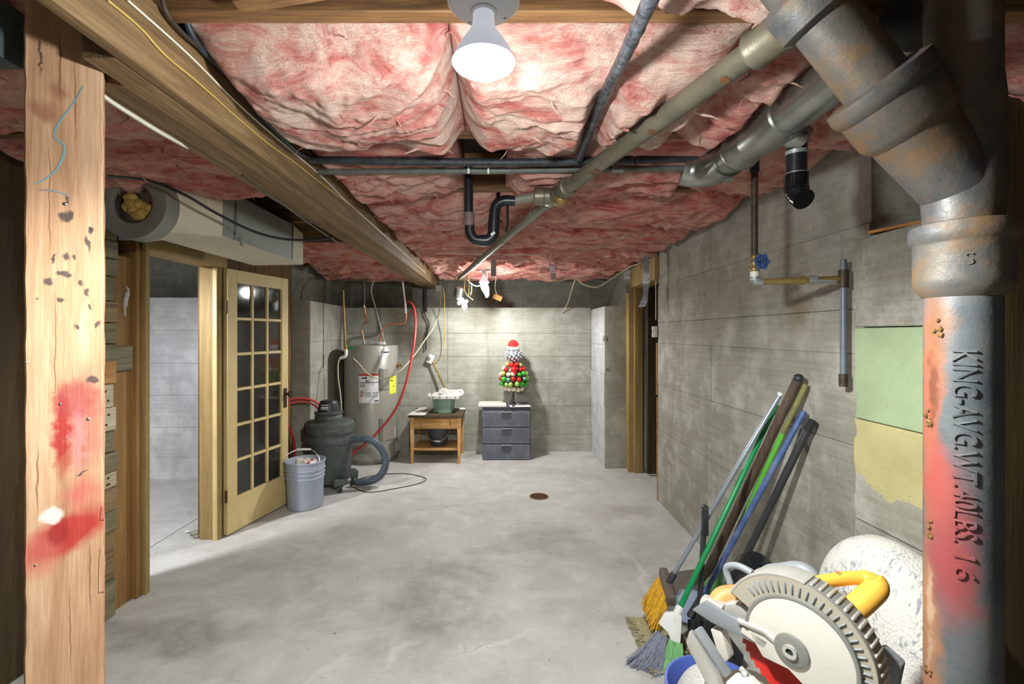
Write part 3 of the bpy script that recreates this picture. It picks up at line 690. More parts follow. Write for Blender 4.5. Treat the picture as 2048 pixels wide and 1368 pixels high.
batt(-2.2, -1.03, *B[10], .04, 'pinkC', 'pink insulation batt left of the beam above the water heater', .018, 18, amp=1.6)
# ------------------------------------------------------------------ lamps
def point(name, loc, power, radius, parent, color=(.97, 1, .965)):
    l = bpy.data.lights.new(name, 'POINT'); l.energy = power; l.shadow_soft_size = radius; l.color = color
    o = bpy.data.objects.new(name, l); COL.objects.link(o); o.parent = parent; o.location = Vector(loc) - ORG[parent]; return o
GLOW = .32
def flood_lamp(x, y, zr, s, label, power, zplate, color=(.97, 1, .965)):
    th = thing('ceiling_lamp', label, 'lamp', (x, y, zplate))
    ct = Vector((x, y, 0))
    MB().lathe([(.066 * s, zplate), (.066 * s, zplate - .006), (.058 * s, zplate - .014), (.034 * s, zplate - .02), (.028 * s, zplate - .024)], ct, n=40).build('ceiling_plate', MAT['porcelain'], th)
    for a in (.6, 2.2, 4.1, 5.2): MB().lathe([(.003 * s, zplate - .013), (.003 * s, zplate - .017), (0, zplate - .018)], ct + Vector((math.cos(a) * .047 * s, math.sin(a) * .047 * s, 0)), n=8).build('screw', MAT['cast_dark'], th)
    zb = zr + .078 * s
    MB().lathe([(.026 * s, zplate - .02), (.024 * s, zb + .012), (.021 * s, zb + .010)], ct, n=32).build('socket', MAT['porcelain'], th)
    MB().lathe([(.019 * s, zb + .016), (.0195 * s, zb - .002), (.021 * s, zr + .064 * s), (.027 * s, zr + .054 * s), (.038 * s, zr + .038 * s), (.049 * s, zr + .020 * s), (.0565 * s, zr + .004 * s), (.0575 * s, zr), (.055 * s, zr - .001)], ct, n=48).build('bulb_body', MAT['bulb_body'], th)
    MB().lathe([(.0548 * s, zr + .002), (.0545 * s, zr - .004 * s), (.047 * s, zr - .009 * s), (.03 * s, zr - .012 * s), (0, zr - .013 * s)], ct, n=48).build('lens', MAT['lens'], th)
    point('lamp_glow', (x, y, zr - .05 * s), power * GLOW, .05 * s, th, color)
    l = bpy.data.lights.new('lamp_flood', 'SPOT'); l.energy = power; l.shadow_soft_size = .05 * s; l.color = color
    l.spot_size = math.radians(176); l.spot_blend = .35
    o = bpy.data.objects.new('lamp_flood', l); COL.objects.link(o); o.parent = th; o.location = Vector((x, y, zr - .075 * s)) - ORG[th]
    return th
flood_lamp(-.030, .84, 1.995, 1.0, 'large lit flood bulb on a white porcelain plate, nearest the camera', POWER_NEAR, 2.112)
MB_ = MB().lathe([(.05, 2.113), (.05, 2.474)], (-.03, .84, 0), n=8)
tag(MB_.build('ceiling_box', MAT['galv']), 'metal ceiling box holding the white plate of the large bulb', 'box')
flood_lamp(-.172, 4.95, 2.055, .95, 'small lit bulb far off under the ceiling before the back wall', POWER_FAR, 2.2, (.97, 1, .98))
tag(MB().box(-.22, -.12, 4.9, 5.0, 2.201, 2.27).build('ceiling_box', MAT['galv']), 'metal box above the small far bulb', 'box')
flood_lamp(-2.75, 2.30, 2.15, 1.0, 'bulb in the side room hidden by the planked wall', POWER_SIDE, 2.31, (.93, .95, 1))
tag(MB().box(-2.8, -2.7, 2.25, 2.35, 2.311, 2.474).build('ceiling_box', MAT['galv']), 'metal box above the side room bulb', 'box')
flood_lamp(-.25, -1.30, 2.08, 1.0, 'added fill bulb behind the camera, out of view', POWER_REAR_FILL, 2.24)  # added lamp, unseen, gives a weak fill from behind
tag(MB().box(-.3, -.2, -1.35, -1.25, 2.241, 2.474).build('ceiling_box', MAT['galv']), 'metal box above the added fill bulb behind the camera', 'box')

# ================================================================== PIPES
# cast-iron stack with its wye, close on the right
SX, SY, SR = .904, .90, .0568
st = thing('soil_stack', 'fat cast-iron soil pipe with red overspray, rust and raised lettering', 'pipe', (SX, SY, 0))
c0 = Vector((SX, SY, 0))
MB().lathe([(SR, 0), (SR, 1.60)], c0, n=56).build('lower_pipe', MAT['iron_red'], st)
hubp = [(SR + .001, 1.572), (SR + .006, 1.578), (SR + .015, 1.592), (SR + .0165, 1.605), (SR + .0165, 1.672), (SR + .019, 1.678), (SR + .0235, 1.684), (SR + .0245, 1.70), (SR + .022, 1.712), (SR + .012, 1.715), (SR, 1.712)]
MB().lathe(hubp, c0, n=64).build('hub', MAT['iron'], st)
bd = Vector((-.62, 0, .78)).normalized(); b0 = Vector((SX, SY, 1.775))
MB().lathe([(SR, 1.70), (SR + .004, 1.76), (SR + .006, 1.80), (SR + .004, 1.95), (SR, 2.0), (SR, 2.46)], c0, n=56).build('upper_pipe', MAT['iron'], st)
MB().lathe([(SR * .98, -.02), (SR + .006, .06), (SR + .012, .13), (SR + .014, .165)], b0, bd, 56).build('branch', MAT['iron'], st)
MB().lathe([(SR + .012, .155), (SR + .022, .168), (SR + .026, .178), (SR + .027, .235), (SR + .033, .242), (SR + .036, .254), (SR + .034, .272), (SR + .018, .277), (SR - .004, .27)], b0, bd, 64).build('branch_hub', MAT['iron'], st)
MB().lathe([(SR - .001, .23), (SR - .001, .62)], b0, bd, 56).build('branch_pipe', MAT['iron'], st)
MB().lathe([(SR + .002, .435), (SR + .016, .445), (SR + .018, .50), (SR + .006, .515)], b0, bd, 56).build('branch_collar', MAT['iron'], st)
def text_mesh(txt, size, extrude):
    cu = bpy.data.curves.new('lettering', 'FONT'); cu.body = txt; cu.size = size; cu.extrude = extrude; cu.resolution_u = 3
    cu.align_x = 'LEFT'; cu.align_y = 'CENTER'
    o = bpy.data.objects.new('lettering_tmp', cu); COL.objects.link(o)
    bpy.context.view_layer.update(); dg = bpy.context.evaluated_depsgraph_get()
    me = bpy.data.meshes.new_from_object(o.evaluated_get(dg)); bpy.data.objects.remove(o); bpy.data.curves.remove(cu)
    q = MB(); q.v = [v.co.copy() for v in me.vertices]; q.f = [list(p.vertices) for p in me.polygons]; bpy.data.meshes.remove(me); return q
def wrap_text(txt, size, length, ang0, z_top, name, mat, parent, R0, down=True, ctr=(SX, SY), thick=.006):
    q = text_mesh(txt, size, .5)
    xs = [v.x for v in q.v]; x0, x1 = min(xs), max(xs)
    for i, v in enumerate(q.v):
        rr = R0 - .002 + (thick if v.z > 0 else 0)
        if down: zz_ = z_top - (v.x - x0) / (x1 - x0) * length; a = ang0 + v.y / R0
        else: zz_ = z_top + v.y; a = ang0 + (v.x - (x0 + x1) / 2) / R0
        q.v[i] = Vector((ctr[0] + rr * math.sin(a), ctr[1] - rr * math.cos(a), zz_))
    o = q.build(name, mat, parent, weld=True); return o
# raised lettering runs down the pipe
za = EYE - (700 - 668) * .86 / F; zb_ = EYE - (1085 - 668) * .86 / F
wrap_text('KING-AVG.WT.40LBS.', .046, za - zb_, math.radians(-44), za, 'raised_lettering', MAT['iron_red'], st, SR)
zc_ = EYE - (1110 - 668) * .86 / F
wrap_text('16', .04, .045, math.radians(-44), zc_, 'raised_lettering', MAT['iron_red'], st, SR)
wrap_text('S', .032, .03, math.radians(-38), 1.637, 'raised_lettering', MAT['iron'], st, SR + .0165, down=False, thick=.004)
rd = random.Random(9)
for px, py, n_ in ((1872, 655, 9), (1862, 838, 10), (1856, 1065, 8), (1845, 1355, 6)):
    a = math.atan2(px - 1000, F) ; q = MB()
    zc_ = EYE - (py - 668) * .89 / F; th_ = math.radians(-100) if px < 1866 else math.radians(-80)
    for k in range(n_):
        tt = th_ + rd.uniform(-.14, .14); zz_ = zc_ + rd.uniform(-.016, .016)
        q.ball((SX + (SR + .001) * math.sin(tt), SY - (SR + .001) * math.cos(tt), zz_), rd.uniform(.002, .005), 8, (1, 1, 1.2))
    q.build('rust_scab', plain('rust_scab', C(112, 82, 46), .95, 0, .5, 90, .8), st)
# long galvanised drain from the stack to the tee
A = Vector((.62, 1.0, 2.165)); Bq = Vector((.30, 2.03, 2.150)); D = (Bq - A).normalized()
dp = thing('drain_pipe', 'old galvanised drain pipe with rust spots crossing the ceiling to a tee', 'pipe', A)
MB().lathe([(.031, -.12), (.031, (Bq - A).length)], A, D, 36).build('pipe', MAT['galv_old'], dp)
MB().lathe([(.032, .0), (.044, .003), (.047, .012), (.047, .018), (.043, .022), (.043, .085), (.046, .092), (.046, .10), (.032, .104)], A - D * .02, D, 40).build('coupling', MAT['galv_old'], dp)
MB().lathe([(.030, -.16), (.030, -.06)], A, D, 32).build('nipple', MAT['brass_pipe'], dp)
for s_ in (.46, .80, .83, .16):
    p_ = A + D * s_; nrm = (Vector((-.15, -.6, -.78))); nrm = (nrm - D * nrm.dot(D)).normalized()
    MB().lathe([(.0, 0), (.011, .0005), (.013, .002), (.009, .003), (0, .0022)], p_ + nrm * .0295, nrm, 14).build('rust_spot', MAT['rust'], dp)
MB().lathe([(.033, 0), (.041, .004), (.043, .014), (.043, .075), (.036, .085)], Bq - D * .01, D, 36).build('hub', MAT['galv_old'], dp)
T = Bq + D * .14
MB().lathe([(.037, -.075), (.039, -.05), (.039, .06), (.034, .07)], T, D, 36).build('tee_body', MAT['galv_old'], dp)
MB().lathe([(.038, 0), (.038, .05), (.042, .055), (.042, .095), (.036, .10)], T, (-1, .05, 0), 36).build('tee_branch', MAT['galv_old'], dp)
MB().ball(T + Vector((.02, -.06, -.03)), .036, 18).build('cleanout_plug', MAT['brass_pipe'], dp)
E = at(918, 556, 5.2); D2 = (E - T).normalized()
gp = thing('drain_pipe', 'slim grey plastic drain pipe slanting from the tee to the far wires', 'pipe', T)
MB().lathe([(.0245, .05), (.0245, (E - T).length)], T, D2, 28).build('pipe', MAT['pvc'], gp)
for s_ in (.10, .32, 1.0, 1.9): MB().lathe([(.0245, 0), (.0275, .002), (.0275, .07), (.0245, .072)], T + D2 * s_, D2, 28).build('coupling', MAT['pvc'], gp)
# black trap on the tee
tx = T + Vector((-.10, 0, 0))
tp = thing('trap_pipe', 'black plastic trap pipe hanging in a U beside the tee', 'pipe', tx)
Yt = T.y
def tq(px, py): return at(px, py, Yt)
MB().tube([tq(937, 335), tq(937, 430)], .0215, 20).build('drop_pipe', MAT['abs'], tp)
MB().tube([tq(938, 426), tq(938, 452)], .0255, 20).build('clear_sleeve', plain('mauve_grey_sleeve', C(122, 104, 104), .3), tp)
MB().tube(cr([tq(939, 448), tq(940, 464), tq(947, 477), tq(960, 481), tq(978, 481)], 6), .0235, 20).build('bend', MAT['abs'], tp)
MB().tube(cr([tq(960, 481), tq(974, 481), tq(984, 474), tq(987, 462), tq(988, 440)], 6), .027, 20).build('bend', MAT['abs'], tp)
MB().tube(cr([tq(988, 450), tq(989, 425), tq(994, 410), tq(1008, 402), tq(1030, 402)], 6), .0255, 20).build('bend', MAT['abs'], tp)
MB().tube([tq(1020, 402), T + Vector((-.085, 0, 0))], .021, 20).build('stub', MAT['pvc'], tp)
MB().obox(tq(986, 470) + Vector((0, -.0285, 0)), (.022, .002, .012), rotm(('Y', -38))).build('sticker', MAT['label_white'], tp)
MB().tube([tq(1015, 410), tq(1015, 452), tq(1012, 462), tq(1014, 464)], .006, 8).build('strap', MAT['abs'], tp)
# two pipes crossing the room under the joists
y1_, z1_ = 1.985, 2.20
xp = thing('water_pipe', 'thin grey water pipe crossing the ceiling from the beam to the big elbow', 'pipe', (-.78, y1_, z1_))
MB().tube([(-.79, y1_ + .02, 2.207), (.05, y1_, z1_ + .004), (.80, y1_ - .01, z1_ + .012)], .0125, 14).build('pipe', MAT['pipe_grey'], xp)
MB().tube([(.48, y1_ - .004, z1_ + .009), (.53, y1_ - .004, z1_ + .009)], .017, 12).build('coupling', MAT['galv'], xp)
for x_ in (-.135, -.05): MB().obox((x_, y1_ - .012, z1_ + .008), (.008, .006, .04)).build('pipe_clip', MAT['white'], xp)
tag(MB().tube(cr([(-.79, 1.91, 2.225), (-.45, 1.905, 2.215), (-.05, 1.905, 2.21), (.35, 1.905, 2.213), (.55, 1.91, 2.22)], 5), .017, 14).build('insulated_pipe', MAT['foam']), 'black insulated pipe crossing just above the thin grey water pipe', 'pipe')
tag(MB().tube([(.56, 1.91, 2.222), (.82, 1.92, 2.235)], .016, 14).build('insulated_pipe', MAT['foam']), 'short dark pipe ending at the big grey elbow', 'pipe')
q = MB(); pts = [at(1318, -40, .82), at(1250, 110, 1.08), at(1205, 200, 1.38), at(1157, 318, 1.86)]; q.tube(cr(pts, 16), [.0165 + .0025 * mn.noise(Vector((0, i * .6, 0))) for i in range(49)], 14)
tag(q.build('insulated_pipe', plain('foil_wrapped_pipe', C(78, 82, 90), .35, .45, .7, 45, .6, 70)), 'black foil-wrapped pipe running lengthwise right of the large bulb', 'pipe')
# big grey vent pipe on the right with tee, rubber coupling and elbow
VX, VZ = .885, 2.175
vp = thing('vent_pipe', 'big dull grey metal pipe with hub joints running lengthwise under the ceiling', 'pipe', (VX, 1.0, VZ))
vd = Vector((0, 1, 0)); vc = Vector((VX, 0, VZ)); r_ = .063
MB().lathe([(r_, 1.0), (r_, 1.55)], vc, vd, 40).build('pipe', MAT['galv'], vp)
MB().lathe([(r_, 1.40), (r_ + .006, 1.405), (r_ + .009, 1.43), (r_ + .010, 1.50), (r_ + .006, 1.56), (r_ + .002, 1.60)], vc, vd, 40).build('tee', MAT['galv'], vp)
MB().lathe([(r_, 1.55), (r_, 1.66), (r_ + .008, 1.672), (r_ + .010, 1.69), (r_ + .006, 1.71), (r_ - .004, 1.72), (r_ - .004, 1.80)], vc, vd, 40).build('collar', MAT['galv'], vp)
MB().tube(cr([vc + vd * 1.78, vc + vd * 1.86, vc + vd * 1.93 + Vector((-.02, 0, .01)), vc + vd * 1.965 + Vector((-.06, 0, .02)), vc + vd * 1.975 + Vector((-.10, 0, .03))], 6), [.066] * 25, 32).build('elbow', MAT['galv'], vp)
MB().box(VX + .005, VX + .03, 1.80, 1.835, VZ - .073, VZ - .065).build('label_plate', MAT['cast_dark'], vp)
bt = Vector((VX + .012, 1.47, VZ - .01)); bdn = Vector((.80, 0, -.5)).normalized()
MB().lathe([(.045, .0), (.043, .06), (.040, .085)], bt, bdn, 32).build('tee_branch', MAT['galv'], vp)
b2 = bt + bdn * .055
rp = thing('rubber_coupling', 'black rubber elbow coupling with clamps hanging from the grey vent pipe', 'pipe', b2)
pth = cr([b2, b2 + Vector((.010, .01, -.014)), b2 + Vector((.014, .015, -.05)), b2 + Vector((.014, .016, -.09)), b2 + Vector((.014, .016, -.14))], 6)
MB().tube(pth, .030, 24).build('sleeve', MAT['abs'], rp)
for k, i in ((0, 12), (1, 22)):
    MB().lathe([(.0325, -.006), (.0325, .006)], pth[i], pth[i + 1] - pth[i - 1], 24).build('clamp', MAT['galv_pale'], rp)
e0 = pth[-1]
MB().tube(cr([e0 + Vector((0, 0, .02)), e0 + Vector((0, 0, -.025)), e0 + Vector((.003, -.012, -.055)), e0 + Vector((.004, -.03, -.07))], 6), [.0345] * 10 + [.0325] * 9, 24).build('elbow', MAT['glossy_black'], rp)
# valve riser and branch on the right wall
RX, RY = 1.062, 1.92
vr = thing('valve_riser', 'rusty riser pipe with a blue handled valve and elbow before the right wall', 'pipe', (RX, RY, 1.7))
MB().tube([(RX, RY, 1.80), (RX, RY, 2.20)], .0135, 16).build('pipe', MAT['iron_dark'], vr)
MB().tube([(RX, RY, 2.175), (RX, RY, 2.265)], .0185, 16).build('coupling', MAT['foam'], vr)
zv = EYE + (668 - 527) * RY / F
vb = MB().lathe([(.016, -.035), (.018, -.03), (.018, -.02), (.013, -.012), (.017, 0), (.013, .012), (.018, .02), (.018, .032), (.015, .036)], (RX, RY, zv), n=20); vb.build('valve_body', MAT['brass_pipe'], vr)
MB().tube([(RX, RY - .01, zv), (RX + .004, RY - .045, zv)], .006, 10).build('valve_stem', MAT['brass'], vr)
hw = MB(); hc = Vector((RX + .004, RY - .048, zv)); HR = frame((.15, -1, 0))
hw.ring(.019, .028, .009, hc, HR, n=28)
for k in range(6):
    a = k * math.pi / 3; hw.ball(hc + HR @ Vector((.027 * math.cos(a), .027 * math.sin(a), 0)), .0085, 8, (1, 1, 1))
    hw.bar(hc, hc + HR @ Vector((.02 * math.cos(a), .02 * math.sin(a), 0)), .006, .006)
hw.lathe([(.008, -.006), (.008, .006), (0, .008)], hc, HR.col[2], 12)
hw.build('handwheel', MAT['blue_handle'], vr)
MB().tube([(RX, RY, zv - .068), (RX, RY, zv - .03)], .0165, 16).build('nut', MAT['white'], vr)
ze = EYE + (668 - 564) * RY / F
MB().tube(cr([(RX, RY, zv - .06), (RX, RY, ze + .018), (RX + .008, RY - .002, ze + .003), (RX + .03, RY - .004, ze)], 6), .0175, 18).build('elbow', MAT['galv_pale'], vr)
MB().tube([(RX + .02, RY - .003, ze), (1.362, 1.84, ze + .004)], .0125, 16).build('branch_pipe', MAT['brass_pipe'], vr)
for s_ in (.50, .62): MB().lathe([(.018, 0), (.018, .03)], Vector((RX, RY, ze)).lerp(Vector((1.37, 1.84, ze + .004)), s_), (1, -.25, 0), 8).build('union', MAT['galv_pale'] if s_ > .6 else MAT['brass_pipe'], vr)
MB().tube([Vector((RX, RY, ze)).lerp(Vector((1.37, 1.84, ze)), .68), Vector((RX, RY, ze)).lerp(Vector((1.37, 1.84, ze)), .92)], .0132, 16).build('pale_length', MAT['galv_pale'], vr)
MB().lathe([(.019, -.035), (.019, .035)], (1.372, 1.838, ze + .004), n=14).build('tee', MAT['iron_dark'], vr)
MB().tube([(1.372, 1.838, 1.33), (1.372, 1.838, ze + .08)], .012, 14).build('wall_pipe', plain('blue_grey_pipe', C(112, 122, 130), .5, .3), vr)
MB().lathe([(.016, 0), (.016, .05), (0, .055)], (1.372, 1.838, 1.29), n=14).build('cap', MAT['iron_dark'], vr)
# shim on the ledge of the right wall
sh = MB().bar((1.375, 1.70, 1.874), (1.44, 1.40, 1.868), .045, .012, (0, 0, 1))
tag(sh.build('wood_shim', MAT['shim'], bevel=.004), 'orange-brown wooden shim lying on the ledge of the right wall', 'wood scrap')
# blocking board at the top edge
R_ = rotm(('Z', 12))
tag(MB().obox((-.50, 1.055, 2.36), (.24, .04, .19), rotm(('Y', -9))).build('blocking_board', MAT['joist'], bevel=.004), 'light brown blocking board nailed to the joist at the top edge', 'board')
# old metal box on the left of the post
jb = thing('junction_box', 'galvanised metal box corner beside the post at the upper left edge', 'box', (-1.13, 1.0, 2.15))
a = at(46, 135, 1.03); b = at(46, 30, 1.03)
x1 = a.x
MB().box(x1 - .12, x1 - .003, 1.03, 1.033, a.z, b.z).build('back', MAT['tin_old'], jb)
MB().box(x1 - .003, x1, .97, 1.033, a.z, b.z).build('side', MAT['tin_old'], jb)
MB().box(x1 - .12, x1, .97, 1.033, a.z - .003, a.z).build('bottom', MAT['tin_old'], jb)
MB().box(x1 - .12, x1, .97, 1.033, b.z, b.z + .003).build('top', MAT['tin_old'], jb)
MB().ring(.006, .012, .004, (x1 - .03, .99, a.z - .004), n=16).build('knockout', MAT['galv_pale'], jb)

# ================================================================== DUCT ON THE LEFT
rc = thing('round_duct_end', 'round grey duct collar stuffed with yellow insulation at the upper left', 'duct', (-1.73, 2.2, 2.1))
cc = Vector((-1.73, 0, 2.115))
MB().lathe([(.095, 2.18), (.095, 2.165), (.105, 2.16), (.165, 2.16), (.168, 2.165), (.168, 2.245)], cc, (0, 1, 0), 56, cap=False).build('collar', MAT['duct'], rc)
MB().lathe([(.097, 2.166), (.094, 2.23), (.0, 2.235)], cc, (0, 1, 0), 40, cap=False).build('inner_sleeve', MAT['galv'], rc)
rd = random.Random(2); q = MB()
for k in range(13):
    a = rd.uniform(0, 6.28); r2 = rd.uniform(0, .062); c2 = cc + Vector((r2 * math.cos(a) - .0, 2.205 + rd.uniform(-.012, .01), r2 * math.sin(a)))
    b_ = MB().ball(c2, rd.uniform(.026, .038), 12, (1, .7, .8))
    for i in range(len(b_.v)): b_.v[i] += mn.noise_vector(b_.v[i] * 30) * .008
    q.add(b_.v, b_.f)
q.build('stuffing', MAT['stuffing'], rc)
rd_ = thing('rectangular_duct', 'boxy sheet metal duct with whitened underside below the left ceiling', 'duct', (-1.6, 2.8, 2.0))
x0, x1, z0, z1, ya, yb = -1.80, -1.42, 2.0, 2.25, 2.36, 3.16
MB().box(x1 - .002, x1, ya, yb, z0 + .002, z1).build('side_sheet', MAT['duct'], rd_)
MB().box(x0, x0 + .002, ya, yb, z0 + .002, z1).build('side_sheet', MAT['duct'], rd_)
MB().box(x0, x1, ya, yb, z0, z0 + .002).build('bottom_sheet', MAT['duct_white'], rd_)
MB().box(x0, x1, ya, yb, z1 - .002, z1).build('top_sheet', MAT['duct'], rd_)
q = MB(); q.add([(x1, yb, z0), (x0, yb, z0), (x0, yb, z1), (x1, yb, z1), (x1 + .0, yb + .16, z0), (x0, yb + .2, z0), (x0, yb + .2, z1 - .03), (x1 + .0, yb + .16, z1 - .03)], [(0, 1, 5, 4), (1, 2, 6, 5), (2, 3, 7, 6), (3, 0, 4, 7), (4, 5, 6, 7)]); q.build('end_boot', MAT['duct_white'], rd_, bevel=.004)
q = MB(); n_ = 32; v = []; f = []
for k in range(n_):
    a = 2 * math.pi * k / n_; v.append(cc + Vector((.166 * math.cos(a), 2.244, .166 * math.sin(a))))
hw_, hh_ = (x1 - x0) / 2, (z1 - z0) / 2
for k in range(n_):
    a = 2 * math.pi * k / n_; m_ = max(abs(math.cos(a)) , abs(math.sin(a))); v.append(Vector(((x0 + x1) / 2 + hw_ * math.cos(a) / m_, ya + .005, (z0 + z1) / 2 + hh_ * math.sin(a) / m_)))
for k in range(n_): f.append((k, (k + 1) % n_, n_ + (k + 1) % n_, n_ + k))
q.add(v, f).build('transition', MAT['duct_white'], rd_)
for y_ in (ya + .1, yb - .02): MB().box(x1, x1 + .004, y_, y_ + .012, z0, z1).build('seam', MAT['galv'], rd_)
MB().bar((x1 + .002, 2.50, 2.02), (x1 + .002, 2.53, 1.985), .012, .003).build('torn_tab', MAT['cast_dark'], rd_)

# ================================================================== CABLES ON THE CEILING
cable('cable', 'thick white cable sagging below the left insulation, behind the post', [at(180, 170, 1.10), at(230, 208, 1.2), at(330, 270, 1.38), at(410, 312, 1.6), at(480, 347, 1.75), at(490, 352, 1.85)], .0065, MAT['white_cable'])
cable('cable', 'black cord along the left underside of the beam', [at(484, 350, 1.66), at(560, 405, 2.0), at(640, 462, 2.55), at(700, 500, 3.1)], .004, MAT['black_cable'])
wx = XR + .004
def onbeam(px, py): return at(px, py, wx * F / (px - 1000))
cable('cable', 'thin white wire stapled along the right face of the beam', [onbeam(*a) for a in ((255, 0), (380, 112), (500, 230), (640, 350), (690, 400), (740, 445), (800, 500), (850, 545))], .0028, MAT['white_cable'])
cable('cable', 'thin yellowish wire weaving along the lower right edge of the beam', [onbeam(*a) for a in ((215, 0), (280, 55), (330, 110), (390, 160), (430, 195), (480, 240), (540, 290), (590, 325), (640, 365), (700, 410), (760, 462), (820, 515))], .0028, MAT['yellow_cable'])
bx = XR + .016
def onbeam2(px, py): return at(px, py, bx * F / (px - 1000))
cable('cable', 'thick blue-black cable along the top of the beam beside the pale insulation', [onbeam2(*a) for a in ((362, -5), (372, 40), (398, 92), (450, 145), (500, 205), (540, 250), (590, 300), (625, 318))], .0085, MAT['blue_black_cable'], n=10)
cable('cable', 'dark brown cable curving over the beam into the blue-black one', [onbeam2(*a) for a in ((322, -5), (335, 30), (365, 66), (398, 95))], .006, MAT['iron_dark'])
cable('cable', 'black cable drooping across the rectangular duct to the beam', [at(215, 352, 1.95), at(300, 362, 2.05), at(370, 390, 2.1), at(430, 425, 2.2), at(500, 460, 2.3), at(560, 477, 2.4), at(620, 480, 2.5), at(668, 474, 2.62)], .0065, MAT['black_cable'], n=8)
cable('cable', 'cream cable drooping along the top of the back wall to the right doorway', [at(1075, 548, 4.9), at(1110, 562, 4.9), at(1150, 556, 4.9), at(1165, 568, 4.9), at(1195, 574, 4.85), at(1225, 556, 4.8), at(1260, 534, 4.7), at(1300, 520, 4.5), at(1312, 512, 4.4)], .006, MAT['cream_cable'])
cable('cable', 'grey wire running down the right doorway edge to the switch', [(1.412, 4.17, 2.2), (1.411, 4.165, 1.9), (1.413, 4.17, 1.63)], .005, MAT['cream_cable'])
cable('cable', 'loose cream wire end poking from the insulation right of the trap', [at(1240, 478, 3.4), at(1258, 462, 3.3), at(1256, 455, 3.3), at(1285, 435, 3.1), at(1315, 416, 3.0)], .005, MAT['cream_cable'])
cable('wire', 'stiff twig-like wire dangling at the top right of the back wall', [at(1150, 560, 5.3), at(1143, 580, 5.5), at(1136, 605, 5.75), at(1124, 626, 5.87)], .006, MAT['cream_cable'])
cable('cable', 'thin white wire strung across the insulation before the far bulb', [at(872, 507, 3.9), at(960, 508, 3.9), at(1080, 510, 3.9)], .003, MAT['white_cable'])
# strips of silver tape dangling
def strip(label, pts, w_, name='tape_strip', mat='tape'):
    c_ = cr(pts, 6); q = MB(); v = []; f = []
    for i, p_ in enumerate(c_):
        s_ = .0012; wv_ = Vector((w_ / 2, .25 * w_ * math.sin(i * .5), 0))
        v += [p_ - wv_ - Vector((0, s_, 0)), p_ + wv_ - Vector((0, s_, 0)), p_ + wv_ + Vector((0, s_, 0)), p_ - wv_ + Vector((0, s_, 0))]
    for i in range(len(c_) - 1):
        for j in range(4): f.append((4 * i + j, 4 * i + (j + 1) % 4, 4 * i + 4 + (j + 1) % 4, 4 * i + 4 + j))
    f += [(3, 2, 1, 0), tuple(len(v) - 4 + j for j in range(4))]
    return tag(q.add(v, f).build(name, MAT[mat]), label, 'strap')
strip('silver tape strip hanging left of the right doorway header', [at(1255, 510, 4.9), at(1256, 535, 4.9), at(1254, 560, 4.9), at(1256, 586, 4.9)], .055)
strip('longest silver tape strip hanging in the right doorway, curled at its end', [at(1293, 512, 4.0), at(1293, 540, 4.0), at(1292, 570, 4.0), at(1290, 595, 4.0), at(1284, 614, 4.0)], .052)
strip('short silver tape strip hanging at the top of the back wall', [at(1106, 512, 4.75), at(1103, 528, 4.75), at(1106, 545, 4.75), at(1108, 558, 4.75)], .055)
strip('grey strap hanging beside the small far bulb', [at(987, 506, 4.3), at(987, 530, 4.3), at(987, 552, 4.3)], .05)

# ================================================================== LEFT SIDE THINGS
# french door standing open, three panes by six
H0 = Vector((-2.03, 3.40, 0)); H1 = Vector((-1.885, 4.06, 0)); du = (H1 - H0).normalized(); dn = Vector((du.y, -du.x, 0)); DW = (H1 - H0).length
do = bpy.data.objects.new('door_1', None); COL.objects.link(do); do.location = H0; struct(do, 'cream french door with three by six dusty panes, standing open', 'door'); ORG[do] = H0.copy()
DR = Matrix((du, dn, Vector((0, 0, 1)))).transposed(); TH = .04
def dbox(s0, s1, z0, z1, name, mat, parent=do, th=TH, off=0, bevel=.003):
    return MB().obox(H0 + du * (s0 + s1) / 2 + dn * off + Vector((0, 0, (z0 + z1) / 2)), (s1 - s0, th, z1 - z0), DR).build(name, mat, parent, bevel=bevel, seg=1)
ZT, gz0, gz1, gs0, gs1 = 1.985, .27, 1.885, .095, DW - .085
dbox(0, gs0, .012, ZT, 'stile', MAT['door']); dbox(gs1, DW, .012, ZT, 'stile', MAT['door'])
dbox(gs0, gs1, .012, gz0, 'bottom_rail', MAT['door']); dbox(gs0, gs1, gz1, ZT, 'top_rail', MAT['door'])
mw = .022; cw = (gs1 - gs0) / 3; rh = (gz1 - gz0) / 6
for k in (1, 2): dbox(gs0 + k * cw - mw / 2, gs0 + k * cw + mw / 2, gz0, gz1, 'muntin', MAT['door'], th=.03)
for k in range(1, 6):
    for j in range(3): dbox(gs0 + j * cw + (mw / 2 if j else 0), gs0 + (j + 1) * cw - (mw / 2 if j < 2 else 0), gz0 + k * rh - mw / 2, gz0 + k * rh + mw / 2, 'muntin', MAT['door'], th=.03)
for k in range(6):
    for j in range(3): dbox(gs0 + j * cw + (mw / 2 if j else 0) - .004, gs0 + (j + 1) * cw - (mw / 2 if j < 2 else 0) + .004, gz0 + k * rh + (mw / 2 if k else 0) - .004, gz0 + (k + 1) * rh - (mw / 2 if k < 5 else 0) + .004, 'glass_pane', MAT['glass'], th=.003, bevel=0)
ks = DW - .045; kz = EYE - (788 - 668) * 4.0 / F
kp = dbox(ks - .022, ks + .022, kz - .12, kz + .05, 'lock_plate', MAT['nail'], th=.005, off=TH / 2 + .0025)
kc = H0 + du * ks + Vector((0, 0, kz))
MB().lathe([(.011, .0), (.011, .035), (.022, .04), (.029, .05), (.029, .06), (.022, .068), (0, .07)], kc + dn * (TH / 2), dn, 20).build('knob', MAT['nail'], kp)
MB().lathe([(.011, .0), (.011, .035), (.022, .04), (.029, .05), (.029, .06), (.022, .068), (0, .07)], kc - dn * (TH / 2), -dn, 20).build('knob', MAT['nail'], do)
